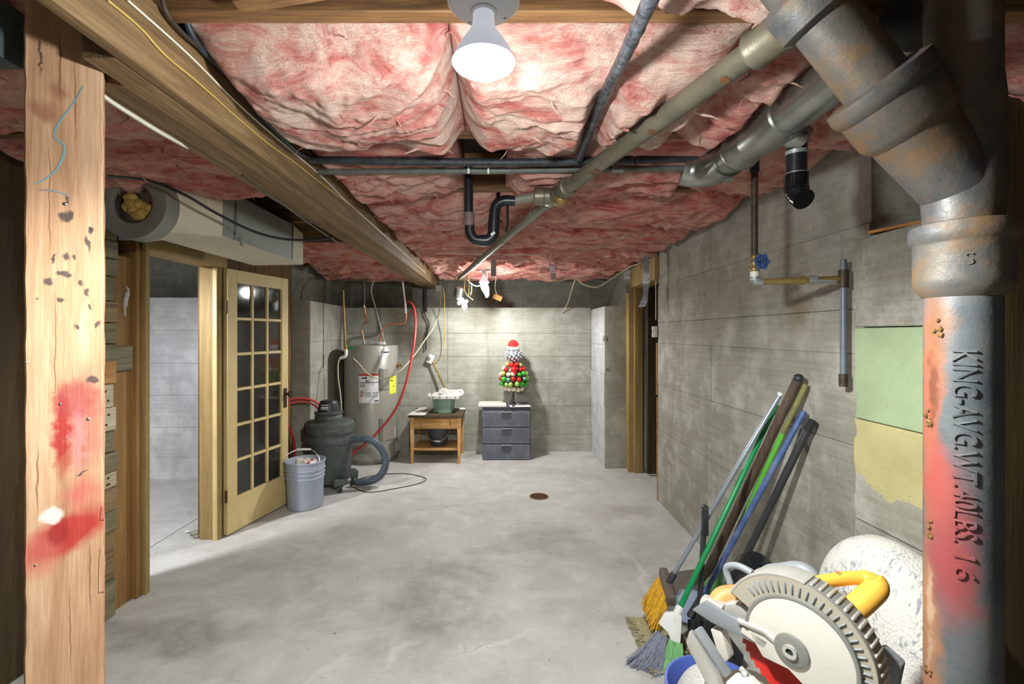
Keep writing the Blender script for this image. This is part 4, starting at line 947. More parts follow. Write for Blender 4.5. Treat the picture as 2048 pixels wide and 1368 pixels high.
for z_ in (.3, 1.7): MB().lathe([(.008, -.045), (.008, .045)], H0 + dn * .012 + Vector((0, 0, z_)) - du * .006, n=10).build('hinge', MAT['nail'], do)
# grey bucket
bc = Vector((-1.70, 4.02, 0)); bk = thing('plastic_bucket', 'blue-grey plastic bucket full of odds and ends beside the french door', 'bucket', bc)
MB().lathe([(0, .004), (.142, .004), (.146, .012), (.152, .25), (.160, .262), (.154, .268), (.154, .29), (.163, .296), (.156, .302), (.156, .325), (.166, .332), (.158, .338), (.158, .385), (.166, .392), (.166, .402), (.160, .404), (.154, .39), (.150, .30), (0, .30)], bc, n=48).build('body', MAT['bucket_grey'], bk)
hp = [bc + Vector((math.cos(a) * .158 * .9, -.02 + math.sin(a) * .0, .375 + .13 * math.sin(a))) for a in [math.pi * k / 12 for k in range(13)]]
hp = [bc + Vector((-.12, -.11, .36)), bc + Vector((-.15, -.06, .44)), bc + Vector((-.07, .0, .49)), bc + Vector((.03, .03, .485)), bc + Vector((.12, .0, .42)), bc + Vector((.135, -.085, .345))]
MB().tube(cr(hp, 6), .0025, 6).build('bail', MAT['wire_steel'], bk)
MB().tube(cr([hp[2] + Vector((-.005, 0, 0)), (hp[2] + hp[3]) / 2, hp[3] + Vector((.005, 0, 0))], 4), .009, 10).build('grip', MAT['white'], bk)
MB().obox(bc + Vector((.125, -.1, .345)), (.03, .02, .045), rotm(('Z', 50))).build('bail_ear', MAT['bucket_grey'], bk, bevel=.004)
rd = random.Random(4)
q = MB()
for k in range(9):
    a = rd.uniform(0, 6.28); r2 = rd.uniform(.02, .1); q.obox(bc + Vector((r2 * math.cos(a), r2 * math.sin(a), .35)), (.05, .07, rd.uniform(.05, .09)), rotm(('X', rd.uniform(-60, 60)), ('Z', rd.uniform(0, 180))))
tag(q.build('scrap_wood', MAT['board_pale'], bevel=.003), 'pale scraps filling the blue-grey bucket', 'scraps', kind='stuff')
tag(MB().bar(bc + Vector((.01, -.03, .36)), bc + Vector((.075, -.02, .41)), .014, .014).build('paint_scraper', MAT['red_felt'], bevel=.003), 'small red handled tool lying in the blue-grey bucket', 'tool')
# wet vacuum
vc_ = Vector((-1.675, 4.53, 0)); va = thing('wet_vacuum', 'dark grey-green drum vacuum on casters before the water heater', 'vacuum', vc_)
MB().lathe([(0, .075), (.185, .075), (.195, .09), (.214, .44), (.226, .445), (.228, .49), (.222, .50), (.223, .535), (.228, .54)], vc_, n=48).build('drum', MAT['vac'], va)
MB().lathe([(.226, .535), (.236, .545), (.236, .60), (.232, .632), (.218, .645), (.15, .655), (.0, .66)], vc_, n=48).build('lid', MAT['vac'], va)
MB().lathe([(.128, .64), (.132, .66), (.13, .70), (.118, .715), (.135, .72), (.137, .735), (.11, .745)], vc_ + Vector((-.01, 0, 0)), n=40).build('motor_base', MAT['vac'], va)
mo = MB().lathe([(.105, .74), (.098, .79), (.088, .82), (.085, .835), (.07, .848), (0, .85)], vc_ + Vector((-.01, 0, 0)), n=40).build('motor_head', MAT['vac_dark'], va)
for k, (dz, n_, w_) in enumerate(((.812, 5, .009), (.79, 7, .011), (.775, 6, .008))):
    for j in range(n_):
        a = -.5 + .75 * j / n_ + .08; rr = .099
        MB().obox(vc_ + Vector((-.01 + (.101 if k == 2 else .0985 if k == 1 else .094) * math.sin(a), -(.101 if k == 2 else .0985 if k == 1 else .094) * math.cos(a), dz)), (.010, .004, w_), rotm(('Z', math.degrees(a)))).build('printed_mark', MAT['label_white'], mo)
MB().obox(vc_ + Vector((.09, -.21, .575)), (.14, .05, .045), rotm(('Z', 22))).build('latch', MAT['vac'], va, bevel=.01)
for a in (-2.4, .4): MB().obox(vc_ + Vector((math.cos(a) * .226, math.sin(a) * .226, .60)), (.025, .05, .10), rotm(('Z', math.degrees(a)))).build('latch', MAT['vac_dark'], va, bevel=.006)
for a in (-2.3, -.85, .6, 2.3):
    p_ = vc_ + Vector((math.cos(a) * .215, math.sin(a) * .215, 0)); R_ = rotm(('Z', math.degrees(a)))
    br = MB().obox(p_ + Vector((0, 0, .095)), (.10, .12, .06), R_).build('caster_bracket', MAT['vac'], va, bevel=.01)
    w0 = p_ + R_ @ Vector((.025, 0, .032))
    MB().lathe([(.032, -.014), (.032, .014)], w0, R_ @ Vector((0, 1, 0)), 20).build('caster_wheel', MAT['vac_dark'], br)
    MB().lathe([(.016, -.017), (.016, .017)], w0, R_ @ Vector((0, 1, 0)), 14).build('caster_hub', MAT['galv_pale'], br)
hp = [vc_ + Vector((.20, -.02, .46)), vc_ + Vector((.30, -.03, .475)), vc_ + Vector((.44, -.03, .45)), vc_ + Vector((.53, -.02, .34)), vc_ + Vector((.55, -.01, .22)), vc_ + Vector((.50, -.01, .11)), vc_ + Vector((.40, -.01, .055)), vc_ + Vector((.26, -.02, .045))]
hs = cr(hp, 22); MB().tube(hs, [.034 + (.0022 if i % 2 else 0) for i in range(len(hs))], 18).build('hose', plain('blue_grey_hose', C(72, 84, 96), .45, 0, .1), va)
MB().tube([hp[-1] + Vector((.02, 0, .0)), hp[-1] + Vector((-.045, -.003, 0))], .028, 16).build('hose_cuff', MAT['vac_dark'], va)
cable('power_cord', 'black cord of the vacuum looped on the floor', [ground(700, 972) + Vector((0, 0, .006)), ground(735, 985) + Vector((0, 0, .004)), ground(790, 978) + Vector((0, 0, .004)), ground(840, 967) + Vector((0, 0, .004)), ground(850, 957) + Vector((0, 0, .004)), ground(810, 948) + Vector((0, 0, .004)), ground(760, 950) + Vector((0, 0, .004)), ground(720, 958) + Vector((0, 0, .006))], .004, MAT['black_cable'], 'cord')
# water heater
wc = Vector((-1.55, 5.545, 0)); wh = thing('water_heater', 'tall grey water heater with labels standing in the back corner', 'water heater', wc)
HR_ = .312; ht = EYE - (690 - 668) * 5.55 / F
MB().lathe([(0, .0), (HR_ - .03, .0), (HR_ - .03, .03), (HR_, .035), (HR_, ht - .012), (HR_ - .006, ht - .003), (HR_ - .02, ht), (0, ht + .01)], wc, n=64).build('tank', MAT['heater'], wh)
MB().lathe([(HR_ + .002, .03), (HR_ + .003, .055), (HR_, .06)], wc, n=64).build('base_ring', MAT['heater_dark'], wh)
def onheat(px, py, dr=0):
    k = (px - 1000) / F; R = HR_ + dr                                # ray meets the front of the tank
    A_ = k * k + 1; B_ = -2 * (k * wc.x + wc.y); C_ = wc.x ** 2 + wc.y ** 2 - R * R
    dsc = max(0, B_ * B_ - 4 * A_ * C_); Y = (-B_ - math.sqrt(dsc)) / (2 * A_)
    return Vector((k * Y, Y, EYE - (py - 668) * Y / F))
def patch(x0, x1, y0, y1, name, mat, parent, dr=.0015, n=8):
    q = MB(); v = []; f = []
    z0 = onheat((x0 + x1) / 2, y1).z; z1 = onheat((x0 + x1) / 2, y0).z
    for i in range(n + 1):
        p_ = onheat(x0 + (x1 - x0) * i / n, y0); a = math.atan2(p_.x - wc.x, -(p_.y - wc.y))
        for rr in (HR_ + dr, HR_ - .004):
            for z_ in (z0, z1): v.append((wc.x + rr * math.sin(a), wc.y - rr * math.cos(a), z_))
    for i in range(n):
        a = 4 * i; b = a + 4
        f += [(a, b, b + 1, a + 1), (a + 2, a + 3, b + 3, b + 2), (a + 1, b + 1, b + 3, a + 3), (a, a + 2, b + 2, b)]
    f += [(0, 1, 3, 2), (4 * n, 4 * n + 2, 4 * n + 3, 4 * n + 1)]
    return q.add(v, f).build(name, mat, parent)
lb = patch(718, 757, 749, 780, 'warning_label', MAT['label_white'], wh); patch(718, 757, 748, 752, 'red_band', MAT['label_red'], lb, .002)
patch(719, 757, 764.5, 766, 'rule', MAT['ink'], lb, .002)
for a in ((724, 728, 755, 758), (729, 734, 754, 758), (731, 737, 761, 763), (720, 730, 768, 775), (745, 749, 767, 770)): patch(*a, 'printed_mark', MAT['ink'] if a[2] < 764 else MAT['ink_grey'], lb, .002, 2)
lb = patch(718, 758, 780.5, 806, 'rating_label', MAT['label_white'], wh)
for a in ((720, 728, 783, 785, 'label_red'), (720, 727, 791, 793, 'label_red'), (720, 728, 786, 790, 'ink_grey'), (730, 742, 784, 794, 'ink_grey'), (744, 756, 784, 788, 'ink_grey'), (744, 756, 790, 794, 'ink_grey'), (720, 745, 796, 797.5, 'ink_grey'), (749, 757, 800.5, 803, 'ink')): patch(*a[:4], 'printed_mark', MAT[a[4]], lb, .002, 2)
lb = patch(759, 777, 698, 711, 'brand_label', MAT['label_white'], wh)
for a in ((762, 764, 702, 706), (767, 777, 703, 706)): patch(*a, 'printed_mark', MAT['ink'], lb, .002, 2)
lb = patch(779, 792, 752, 787, 'energy_label', MAT['label_yellow'], wh)
for a in ((781, 791, 754, 756), (781, 786, 760, 762), (786, 788, 771, 773)): patch(*a, 'printed_mark', MAT['ink'], lb, .002, 2)
patch(779, 790, 855, 876, 'small_label', MAT['label_white'], wh)
for y0, y1 in ((737, 779), (837, 880)):
    patch(765, 788 if y0 > 800 else 778, y0 + 1, y1, 'access_panel', MAT['heater'], wh, .008)
    patch(759, 764, y0, y1 + 1, 'panel_edge', MAT['heater_dark'], wh, .011, 3)
v1 = onheat(794, 731)
MB().lathe([(.022, 0), (.022, .05), (.014, .055), (.014, .08)], v1 + Vector((-.02, 0, 0)), (1, -.2, 0), 12).build('relief_valve', MAT['brass'], wh)
v1 = onheat(792, 893); MB().lathe([(.07, -.02), (.07, .0), (.05, .012), (0, .014)], v1, (.55, -.8, 0), 20).build('drain_cap', MAT['heater'], wh)
# pipes and leads of the heater
Yh = 5.6
def hq(px, py, Y=Yh): return at(px, py, Y)
p1 = thing('copper_pipe', 'copper cold feed with an S bend rising at the left of the heater top', 'pipe', hq(728, 690))
MB().tube([hq(728, 560), hq(729, 618)], .010, 10).build('steel_length', MAT['pipe_grey'], p1)
MB().tube(cr([hq(729, 612), hq(731, 628), hq(735, 640), hq(732, 645), hq(726, 650), hq(723, 660), hq(726, 672), hq(728, 692)], 6), .0105, 10).build('copper_length', MAT['copper'], p1)
for y_ in (613, 670, 684): MB().tube([hq(728 if y_ != 670 else 725, y_ - 3), hq(728.5 if y_ != 670 else 725.5, y_ + 3)], .014, 10).build('fitting', MAT['galv_pale'], p1)
p2 = thing('copper_pipe', 'copper hot outlet bending right from the heater top to a white riser', 'pipe', hq(760, 690))
MB().tube(cr([hq(760, 690), hq(760, 678), hq(764, 664), hq(770, 652), hq(785, 649), hq(800, 648), hq(809, 645), hq(812, 638), hq(812, 625)], 6), .0105, 10).build('copper_length', MAT['copper'], p2)
MB().tube([hq(811.5, 626), hq(810.5, 606)], .014, 10).build('white_sleeve', MAT['white'], p2)
MB().tube([hq(810.5, 608), hq(805, 562)], .011, 10).build('white_riser', MAT['white_cable'], p2)
MB().bar(hq(809, 604), hq(803, 594), .012, .006).build('valve_lever', MAT['galv'], p2)
tag(MB().tube([hq(672, 560), hq(812, 561)], .008, 8).build('conduit', MAT['galv']), 'thin metal conduit across the top of the back wall over the heater', 'pipe')
cable('cable', 'grey armoured cable sweeping down to the heater top', [hq(750, 556), hq(744, 572), hq(743, 588), hq(750, 612), hq(758, 642), hq(765, 668), hq(770, 690)], .009, MAT['galv_pale'], n=8)
p3 = thing('riser_pipe', 'dull brass pipe left of the heater ending in a white elbow', 'pipe', hq(690, 700, 5.2))
MB().tube([hq(686, 580, 5.15), hq(691, 694, 5.15)], .012, 10).build('pipe', MAT['brass_pipe'], p3)
MB().lathe([(.02, -.02), (.02, .02)], hq(692, 695, 5.15), n=10).build('brass_fitting', MAT['brass'], p3)
MB().tube(cr([hq(692, 698, 5.15), hq(692, 708, 5.15), hq(689, 713, 5.15), hq(682, 716, 5.15)], 5), .020, 12).build('elbow', MAT['white'], p3)
MB().tube([hq(696, 695, 5.15), hq(706, 695, 5.15)], .012, 10).build('green_tap', MAT['pole_green'], p3)
tag(MB().tube([hq(686, 580, 5.15), hq(700, 562, 5.3), hq(735, 560, 5.55)], .008, 8).build('conduit', MAT['iron_dark']), 'dark bent conduit at the top of the left corner', 'pipe')
cable('cable', 'dark drooping wire from the left corner to the wall', [hq(690, 560, 5.2), hq(680, 566, 5.1), hq(655, 582, 5.0), hq(640, 592, 4.9)], .005, MAT['iron_dark'])
tp_ = MB().obox(hq(757, 686, 5.42), (.17, .03, .03), rotm(('Y', 4)))
for i in range(len(tp_.v)): tp_.v[i] += mn.noise_vector(tp_.v[i] * 9) * .012
tag(tp_.build('crumpled_paper', MAT['paper'], bevel=.006), 'crumpled pale packet lying on top of the water heater', 'packet')
cable('extension_cord', 'cream cord swagging across the heater front up to the beam', [hq(706, 716, 5.15), hq(718, 728, 5.15), hq(733, 745, 5.15), hq(752, 756, 5.14), hq(775, 756, 5.14), hq(800, 742, 5.14), hq(825, 715, 5.25), hq(850, 680, 5.35), hq(870, 650, 5.4), hq(880, 615, 5.4), hq(883, 580, 5.4)], .0062, MAT['cream_cable'], 'cord', n=8)
cable('extension_cord', 'pale cord hanging from the white elbow down behind the vacuum', [hq(680, 715, 5.1), hq(676, 730, 5.05), hq(677, 760, 5.0), hq(681, 790, 4.95), hq(683, 822, 4.9), hq(683, 850, 4.9)], .0062, MAT['cream_cable'], 'cord', n=8)
cable('extension_cord', 'yellow cord hanging from the beam end to the wall socket', [hq(886, 575, 5.45), hq(889, 600, 5.6), hq(888, 640, 5.75), hq(889, 680, 5.8), hq(886, 705, 5.8), hq(878, 718, 5.82), hq(866, 722, 5.84)], .005, MAT['yellow_cable'], 'cord')
cable('red_hose', 'red air hose hanging from the pipe valve down past the heater', [hq(815, 603, 5.4), hq(822, 606, 5.35), hq(829, 620, 5.3), hq(831, 655, 5.2), hq(826, 700, 5.1), hq(812, 765, 5.0), hq(790, 820, 4.98), hq(750, 870, 4.98), hq(720, 895, 4.98), hq(700, 912, 4.98)], .0125, MAT['red_hose'], 'hose', n=10)
cable('red_hose', 'upper loop of red hose between the french door and the vacuum', [hq(560, 812, 4.55), hq(580, 800, 4.6), hq(605, 797, 4.65), hq(630, 803, 4.7), hq(648, 820, 4.75), hq(655, 850, 4.8)], .0115, MAT['red_hose'], 'hose', n=10)
cable('red_hose', 'inner red hose just under the upper loop beside the french door', [hq(562, 820, 4.55), hq(583, 806, 4.6), hq(605, 803, 4.65), hq(626, 809, 4.7), hq(642, 825, 4.75), hq(650, 850, 4.8)], .009, MAT['red_hose'], 'hose', n=10)
cable('red_hose', 'hanging end of red hose behind the blue-grey bucket', [hq(570, 842, 4.5), hq(578, 855, 4.5), hq(587, 880, 4.55), hq(589, 905, 4.6), hq(588, 945, 4.6), hq(586, 967, 4.6)], .0135, MAT['red_hose'], 'hose', n=10)
cable('hose', 'thin dark green hose beside the hanging red hose end', [hq(566, 838, 4.62), hq(576, 870, 4.62), hq(580, 905, 4.65), hq(580, 940, 4.65)], .006, MAT['abs'], 'hose')
# socket and pole on the back wall
sk = thing('wall_socket', 'white outlet box hanging on the back wall above the side table', 'socket', hq(862, 718, 5.82))
MB().obox(hq(861, 718, 5.84), (.075, .05, .11), rotm(('Y', 24))).build('box', MAT['white'], sk, bevel=.006)
MB().obox(hq(859, 716, 5.80), (.03, .03, .03), rotm(('Y', 24))).build('plug', MAT['galv_pale'], sk, bevel=.004)
cable('cable', 'dark cable running down the back wall to the white outlet box', [hq(847, 575, 5.86), hq(846, 600, 5.85), hq(850, 630, 5.84), hq(858, 648, 5.84), hq(852, 675, 5.84), hq(852, 700, 5.84)], .009, MAT['black_cable'], n=8)
tag(MB().box(-.97, -.93, 5.83, 5.87, 1.78, 2.08).build('conduit_box', MAT['vac_dark'], bevel=.005), 'dark conduit box under the beam end on the back wall', 'box')
tag(MB().tube([at(866, 724, 5.80), at(890, 776, 5.78), at(893, 792, 5.76)], .013, 10).build('wooden_stick', MAT['brass_pipe']), 'slanting brown stick leaning on the back wall behind the tile saw', 'stick')
tag(MB().obox(at(877, 577, 5.44), (.07, .05, .075)).build('outlet_box', MAT['galv_pale'], bevel=.005), 'small metal outlet box at the far end of the beam', 'box')

# ================================================================== BACK WALL THINGS
# side table
TX0, TX1, TY0, TY1, TZ = -1.035, -.452, 5.30, 5.80, .565
ta = thing('side_table', 'small wooden side table with one drawer and a lower shelf', 'table', ((TX0 + TX1) / 2, 5.55, 0))
for x_ in (TX0 + .02, TX1 - .02):
    for y_ in (TY0 + .02, TY1 - .02):
        q = MB(); q.lathe([(.019, 0), (.030, .40), (.027, .405), (.030, .415), (.032, .42), (.032, TZ - .03)], (x_, y_, 0), n=4)
        c_ = Vector((x_, y_, 0)); Rz = Matrix.Rotation(math.pi / 4, 3, 'Z')
        for i in range(len(q.v)): q.v[i] = c_ + Rz @ (q.v[i] - c_)
        q.build('leg', MAT['table_leg'], ta)
tp_ = MB().box(TX0 - .02, TX1 + .02, TY0 - .02, TY1 + .02, TZ - .028, TZ).build('top', MAT['table_top'], ta, bevel=.004)
MB().box(TX0 + .03, TX1 - .03, TY0 + .012, TY0 + .03, TZ - .16, TZ - .03).build('apron', MAT['table_wood'], ta)
for x_ in (TX0 + .01, TX1 - .03): MB().box(x_, x_ + .02, TY0 + .04, TY1 - .04, TZ - .15, TZ - .03).build('apron', MAT['table_wood'], ta)
MB().box(TX0 + .03, TX1 - .03, TY1 - .03, TY1 - .012, TZ - .15, TZ - .03).build('apron', MAT['table_wood'], ta)
dr = MB().box(TX0 + .13, TX1 - .13, TY0 - .004, TY0 + .012, TZ - .135, TZ - .045).build('drawer', MAT['table_wood'], ta, bevel=.004)
for x_ in (TX0 + .075, TX1 - .075): MB().box(x_ - .035, x_ + .035, TY0 + .0, TY0 + .012, TZ - .135, TZ - .045).build('carved_block', MAT['table_wood'], ta, bevel=.006)
MB().tube(cr([((TX0 + TX1) / 2 + s_ * .06, TY0 - .012 - .018 * math.cos(s_ * 1.5), TZ - .088 - .014 * math.cos(s_ * 1.5)) for s_ in (-1, -.6, 0, .6, 1)], 4), .006, 8).build('bail_pull', MAT['brass'], dr)
MB().box(TX0 + .02, TX1 - .02, TY0 + .02, TY1 - .02, .15, .172).build('shelf', MAT['table_wood'], ta, bevel=.003)
MB().box(TX0 + .03, TX1 - .03, TY1 - .04, TY1 - .02, .26, .285).build('back_stretcher', MAT['table_wood'], ta, bevel=.003)
pb = Vector((-.735, 5.52, .173)); bb = thing('small_bucket', 'black plastic pail on the lower shelf of the side table', 'bucket', pb)
MB().lathe([(0, 0), (.095, 0), (.10, .01), (.132, .215), (.142, .22), (.142, .232), (.13, .232), (.1, .02), (0, .015)], pb, n=36).build('body', MAT['bucket_black'], bb)
hp = [pb + Vector((-.14, -.02, .20)), pb + Vector((-.12, -.11, .13)), pb + Vector((-.05, -.15, .08)), pb + Vector((.04, -.155, .075)), pb + Vector((.11, -.12, .13)), pb + Vector((.14, -.02, .20))]
MB().tube(cr(hp, 6), .003, 6).build('bail', MAT['wire_steel'], bb); MB().tube([hp[2] + Vector((.02, 0, -.002)), hp[3]], .008, 8).build('grip', MAT['white'], bb)
bz = TZ + .001
tag(MB().add([(TX0 - .03, TY0 - .03, bz), (TX0 + .17, TY0 - .03, bz), (TX0 + .2, TY1, bz), (TX0 + .03, TY1, bz), (TX0 - .03, TY0 - .03, bz + .01), (TX0 + .17, TY0 - .03, bz + .01), (TX0 + .2, TY1, bz + .01), (TX0 + .03, TY1, bz + .01)], [(3, 2, 1, 0), (4, 5, 6, 7), (0, 1, 5, 4), (1, 2, 6, 5), (2, 3, 7, 6), (3, 0, 4, 7)]).build('ceramic_tile', MAT['board_pale'], bevel=.002), 'pale flat tile on the left of the side table top', 'tile')
tag(MB().obox((TX0 + .10, 5.50, bz + .017), (.07, .18, .012), rotm(('Z', -25))).build('tile_strip', MAT['tool_grey'], bevel=.002), 'grey narrow strip lying on the pale tile', 'strip')
ts = thing('tile_saw', 'small tile saw with green tub and white table on the side table', 'saw', (-.69, 5.56, bz))
MB().add(*(lambda a, b, z0, z1: ([(a[0] + .02, a[2] + .02, z0), (a[1] - .02, a[2] + .02, z0), (a[1] - .02, a[3] - .02, z0), (a[0] + .02, a[3] - .02, z0), (a[0], a[2], z1), (a[1], a[2], z1), (a[1], a[3], z1), (a[0], a[3], z1)], [(3, 2, 1, 0), (4, 5, 6, 7), (0, 1, 5, 4), (1, 2, 6, 5), (2, 3, 7, 6), (3, 0, 4, 7)]))((-.80, -.545, 5.42, 5.70), 0, bz, bz + .19)).build('tub', MAT['saw_green'], ts, bevel=.012)
MB().box(-.735, -.575, 5.395, 5.43, bz, bz + .185).build('front_tank', MAT['saw_green'], ts, bevel=.015)
tt_ = MB().box(-.81, -.475, 5.36, 5.72, bz + .193, bz + .215).build('table_plate', MAT['saw_white'], ts, bevel=.004)
MB().box(-.81, -.475, 5.352, 5.362, bz + .175, bz + .218).build('front_rail', MAT['saw_white'], ts, bevel=.003)
MB().box(-.76, -.50, 5.69, 5.71, bz + .215, bz + .245).build('fence', MAT['saw_white'], ts, bevel=.003)
for x_ in (-.78, -.70, -.62, -.52): MB().lathe([(.007, 0), (.007, .006)], (x_, 5.352, bz + .197), (0, -1, 0), 8).build('rail_screw', MAT['ink'], ts)
MB().ring(.028, .062, .022, (-.675, 5.52, bz + .225), frame((0, -1, 0), (0, 0, 1)), 0, 180, 20).build('blade_guard', MAT['saw_white'], ts, bevel=.003)
MB().lathe([(.028, -.003), (.028, .003)], (-.71, 5.44, bz + .216), n=16).build('throat_plate', MAT['ink'], ts)
MB().ring(.018, .042, .02, (-.475, 5.5, bz + .235), frame((0, -1, .2)), n=20).build('guide_knob', MAT['lilac'], ts)
MB().lathe([(.03, -.012), (.035, 0), (.03, .012)], (-.83, 5.40, bz + .205), (1, 0, 0), 16).build('side_knob', MAT['saw_white'], ts)
tag(MB().obox((-.47, 5.72, bz + .006), (.07, .1, .010), rotm(('Z', 15))).build('paper_scrap', MAT['paper'], bevel=.002), 'white scrap at the back right corner of the side table', 'paper')
# woven plastic drawers
DX0, DX1, DY0, DY1, DH = -.208, .358, 5.475, 5.85, .612
dw = thing('drawer_unit', 'grey woven-look plastic drawer unit with three drawers', 'drawers', ((DX0 + DX1) / 2, 5.66, 0))
MB().box(DX0, DX1, DY0 + .012, DY1, .0, DH).build('carcass', MAT['drawer_dark'], dw, bevel=.006)
MB().box(DX0 - .004, DX1 + .004, DY0 - .006, DY1 + .004, DH, DH + .02).build('top', MAT['drawer_dark'], dw, bevel=.006)
rows = [(.015, .192), (.208, .388), (.404, .585)]
for z0, z1 in rows:
    d_ = MB().box(DX0 + .004, DX1 - .004, DY0 - .004, DY0 + .02, z0, z1).build('drawer', MAT['drawer_grey'], dw, bevel=.006)
    MB().box(DX0, DX1, DY0 - .012, DY0 + .0, z0 - .006, z0 + .008).build('lip', MAT['drawer_grey'], d_, bevel=.003)
    xm = (DX0 + DX1) / 2 + .0; zm = z1 - .058
    q = MB(); nxw = 19; nzw = 9
    for i in range(nxw):
        for j in range(nzw):
            x_ = DX0 + .03 + (DX1 - DX0 - .06) * (i + (.5 if j % 2 else 0)) / nxw; z_ = z0 + .02 + (z1 - z0 - .045) * j / (nzw - 1)
            if abs(x_ - xm) < .075 and abs(z_ - zm) < .04 or x_ > DX1 - .02: continue
            q.obox((x_, DY0 - .0055, z_), (.027, .006, .009), rotm(('Y', 18 if j % 2 else 14)))
    q.build('woven_relief', MAT['drawer_grey'], d_)['kind'] = 'stuff'
    MB().lathe([(.0, .0), (.060, .001), (.062, .004), (.0, .005)], (xm, DY0 - .003, zm), (0, -1, 0), 28).build('finger_recess', MAT['drawer_dark'], d_)
    MB().box(xm - .062, xm + .062, DY0 - .014, DY0 - .002, z1 - .02, z1 - .009).build('pull', MAT['galv_pale'], d_, bevel=.003)
dz = DH + .0205
tag(MB().box(-.26, .075, 5.47, 5.80, dz, dz + .022).build('flat_panel', MAT['board_pale'], bevel=.003), 'pale flat panel lying on the left of the drawer unit top', 'panel')
tag(MB().obox((.235, 5.56, dz + .003), (.25, .20, .004), rotm(('Z', 6))).build('paper_sheet', MAT['paper']), 'white paper sheet on the drawer unit under the ornament tree', 'paper')
tag(MB().obox((.16, 5.478, dz + .012), (.035, .012, .02)).build('binder_clip', MAT['ink'], bevel=.003), 'small black clip at the front edge of the drawer unit', 'clip')
# ornament topiary with a santa hat
oc = Vector((.168, 5.62, dz + .006)); ot = thing('ornament_topiary', 'topiary of red and green bauble skirt, silver head and red hat', 'decoration', oc)
for k in range(5):
    a = k * 1.2566 + .3; d_ = Vector((math.cos(a), math.sin(a), 0))
    MB().tube(cr([oc + d_ * .075 + Vector((0, 0, .02)), oc + d_ * .085 + Vector((0, 0, .008)), oc + d_ * .07 + Vector((0, 0, .006)), oc + d_ * .04 + Vector((0, 0, .06)), oc + d_ * .015 + Vector((0, 0, .16)), oc + d_ * .012 + Vector((0, 0, .26))], 5), .0055, 8).build('wire_leg', MAT['iron_dark'] if k % 2 else MAT['galv_pale'], ot)
MB().tube([oc + Vector((0, 0, .1)), oc + Vector((0, 0, .66))], .012, 8).build('stem', MAT['iron_dark'], ot)
zs = lambda y: EYE - (y - 668) * 5.6 / F
rd = random.Random(17)
MB().lathe([(.02, zs(777)), (.13, zs(772)), (.145, zs(755)), (.13, zs(742)), (.08, zs(730)), (.0, zs(727))], Vector((oc.x, oc.y, 0)), n=24).build('skirt_core', MAT['iron_dark'], ot)
rings = [(777, .105, .031, 11, ('ivory',)), (767, .15, .031, 14, ('green', 'gold', 'green', 'lime', 'ivory')), (757, .163, .030, 15, ('red', 'green', 'teal', 'red', 'lime')), (747, .155, .029, 14, ('lime', 'green', 'ivory', 'green', 'lime', 'gold')), (738, .125, .027, 12, ('green', 'red', 'ivory', 'red')), (730, .085, .027, 8, ('red', 'gold', 'red'))]
for py, r_, br_, n_, cs in rings:
    for k in range(n_):
        a = 2 * math.pi * (k + rd.uniform(-.15, .15)) / n_ + py; c_ = Vector((oc.x + r_ * math.cos(a), oc.y + r_ * math.sin(a), zs(py) + rd.uniform(-.008, .008)))
        MB().ball(c_, br_ * rd.uniform(.88, 1.05), 12).build('bauble', MAT['orn_' + rd.choice(cs)], ot)
for dx, dz_, r_ in ((-.005, zs(738), .04), (-.025, zs(729), .026), (.03, zs(728), .026), (.0, zs(744), .034)): MB().ball((oc.x + dx, oc.y - .15 + abs(dx), dz_), r_, 14).build('bauble', MAT['orn_red'], ot)
bw = MB()
for s_ in (-1, 1): bw.ball((oc.x + s_ * .035, oc.y - .06, zs(729)), .03, 12, (1.2, .7, .9))
bw.build('bow', MAT['red_felt'], ot)
hc_ = Vector((oc.x + .0, oc.y, zs(711)))
MB().ball(hc_, .085, 16, (1.15, 1, .9)).build('head_core', MAT['galv_pale'], ot)
for k in range(64):
    y_ = 1 - 2 * (k + .5) / 64; a = k * 2.39996; r2 = math.sqrt(1 - y_ * y_)
    MB().ball(hc_ + Vector((.105 * r2 * math.cos(a), .095 * r2 * math.sin(a), .078 * y_)), .0135, 8).build('silver_bead', MAT['orn_silver'], ot)
hb = hc_ + Vector((-.01, 0, .068))
MB().lathe([(.045, 0), (.07, .005), (.078, .022), (.07, .04), (.045, .044)], hb, (.05, -.12, 1), 24).build('hat_brim', MAT['white_fur'], ot)
MB().tube(cr([hb + Vector((0, 0, .03)), hb + Vector((-.01, 0, .065)), hb + Vector((.0, 0, .088)), hb + Vector((.035, -.01, .085)), hb + Vector((.065, -.02, .06))], 6), [.062 - .0021 * i for i in range(25)], 18).build('hat', MAT['red_felt'], ot)
# clutter hanging by the far bulb
ch_ = thing('hanging_duct_scrap', 'crumpled whitish cloth and grey canister hanging below the far pipe end', 'hanging scrap', at(920, 590, 5.2))
MB().lathe([(.05, -.06), (.054, -.055), (.054, .04), (.05, .05), (.02, .055)], at(918, 584, 5.2), (.2, -.35, 1), 24).build('canister', MAT['galv'], ch_)
for k, (px, py, sx, sz, r_) in enumerate(((922, 600, .09, .06, 20), (928, 608, .06, .08, -30), (918, 606, .05, .07, 40), (932, 603, .05, .05, 10))):
    q = MB().ball(at(px, py, 5.18), .5, 14, (sx, .05, sz), rotm(('Y', r_)))
    for i in range(len(q.v)): q.v[i] += mn.noise_vector(q.v[i] * 22) * .018
    q.build('cloth_fold', MAT['cloth_grey'], ch_)
MB().ring(.02, .035, .006, at(929, 614, 5.17), frame((.2, -1, .1)), n=4).build('bracket', MAT['galv_pale'], ch_)
cable('wire', 'left black tie wire from the beam to the hanging canister', [at(838, 525, 5.0), at(870, 538, 5.1), at(909, 555, 5.2), at(911, 575, 5.2)], .005, MAT['black_cable'])
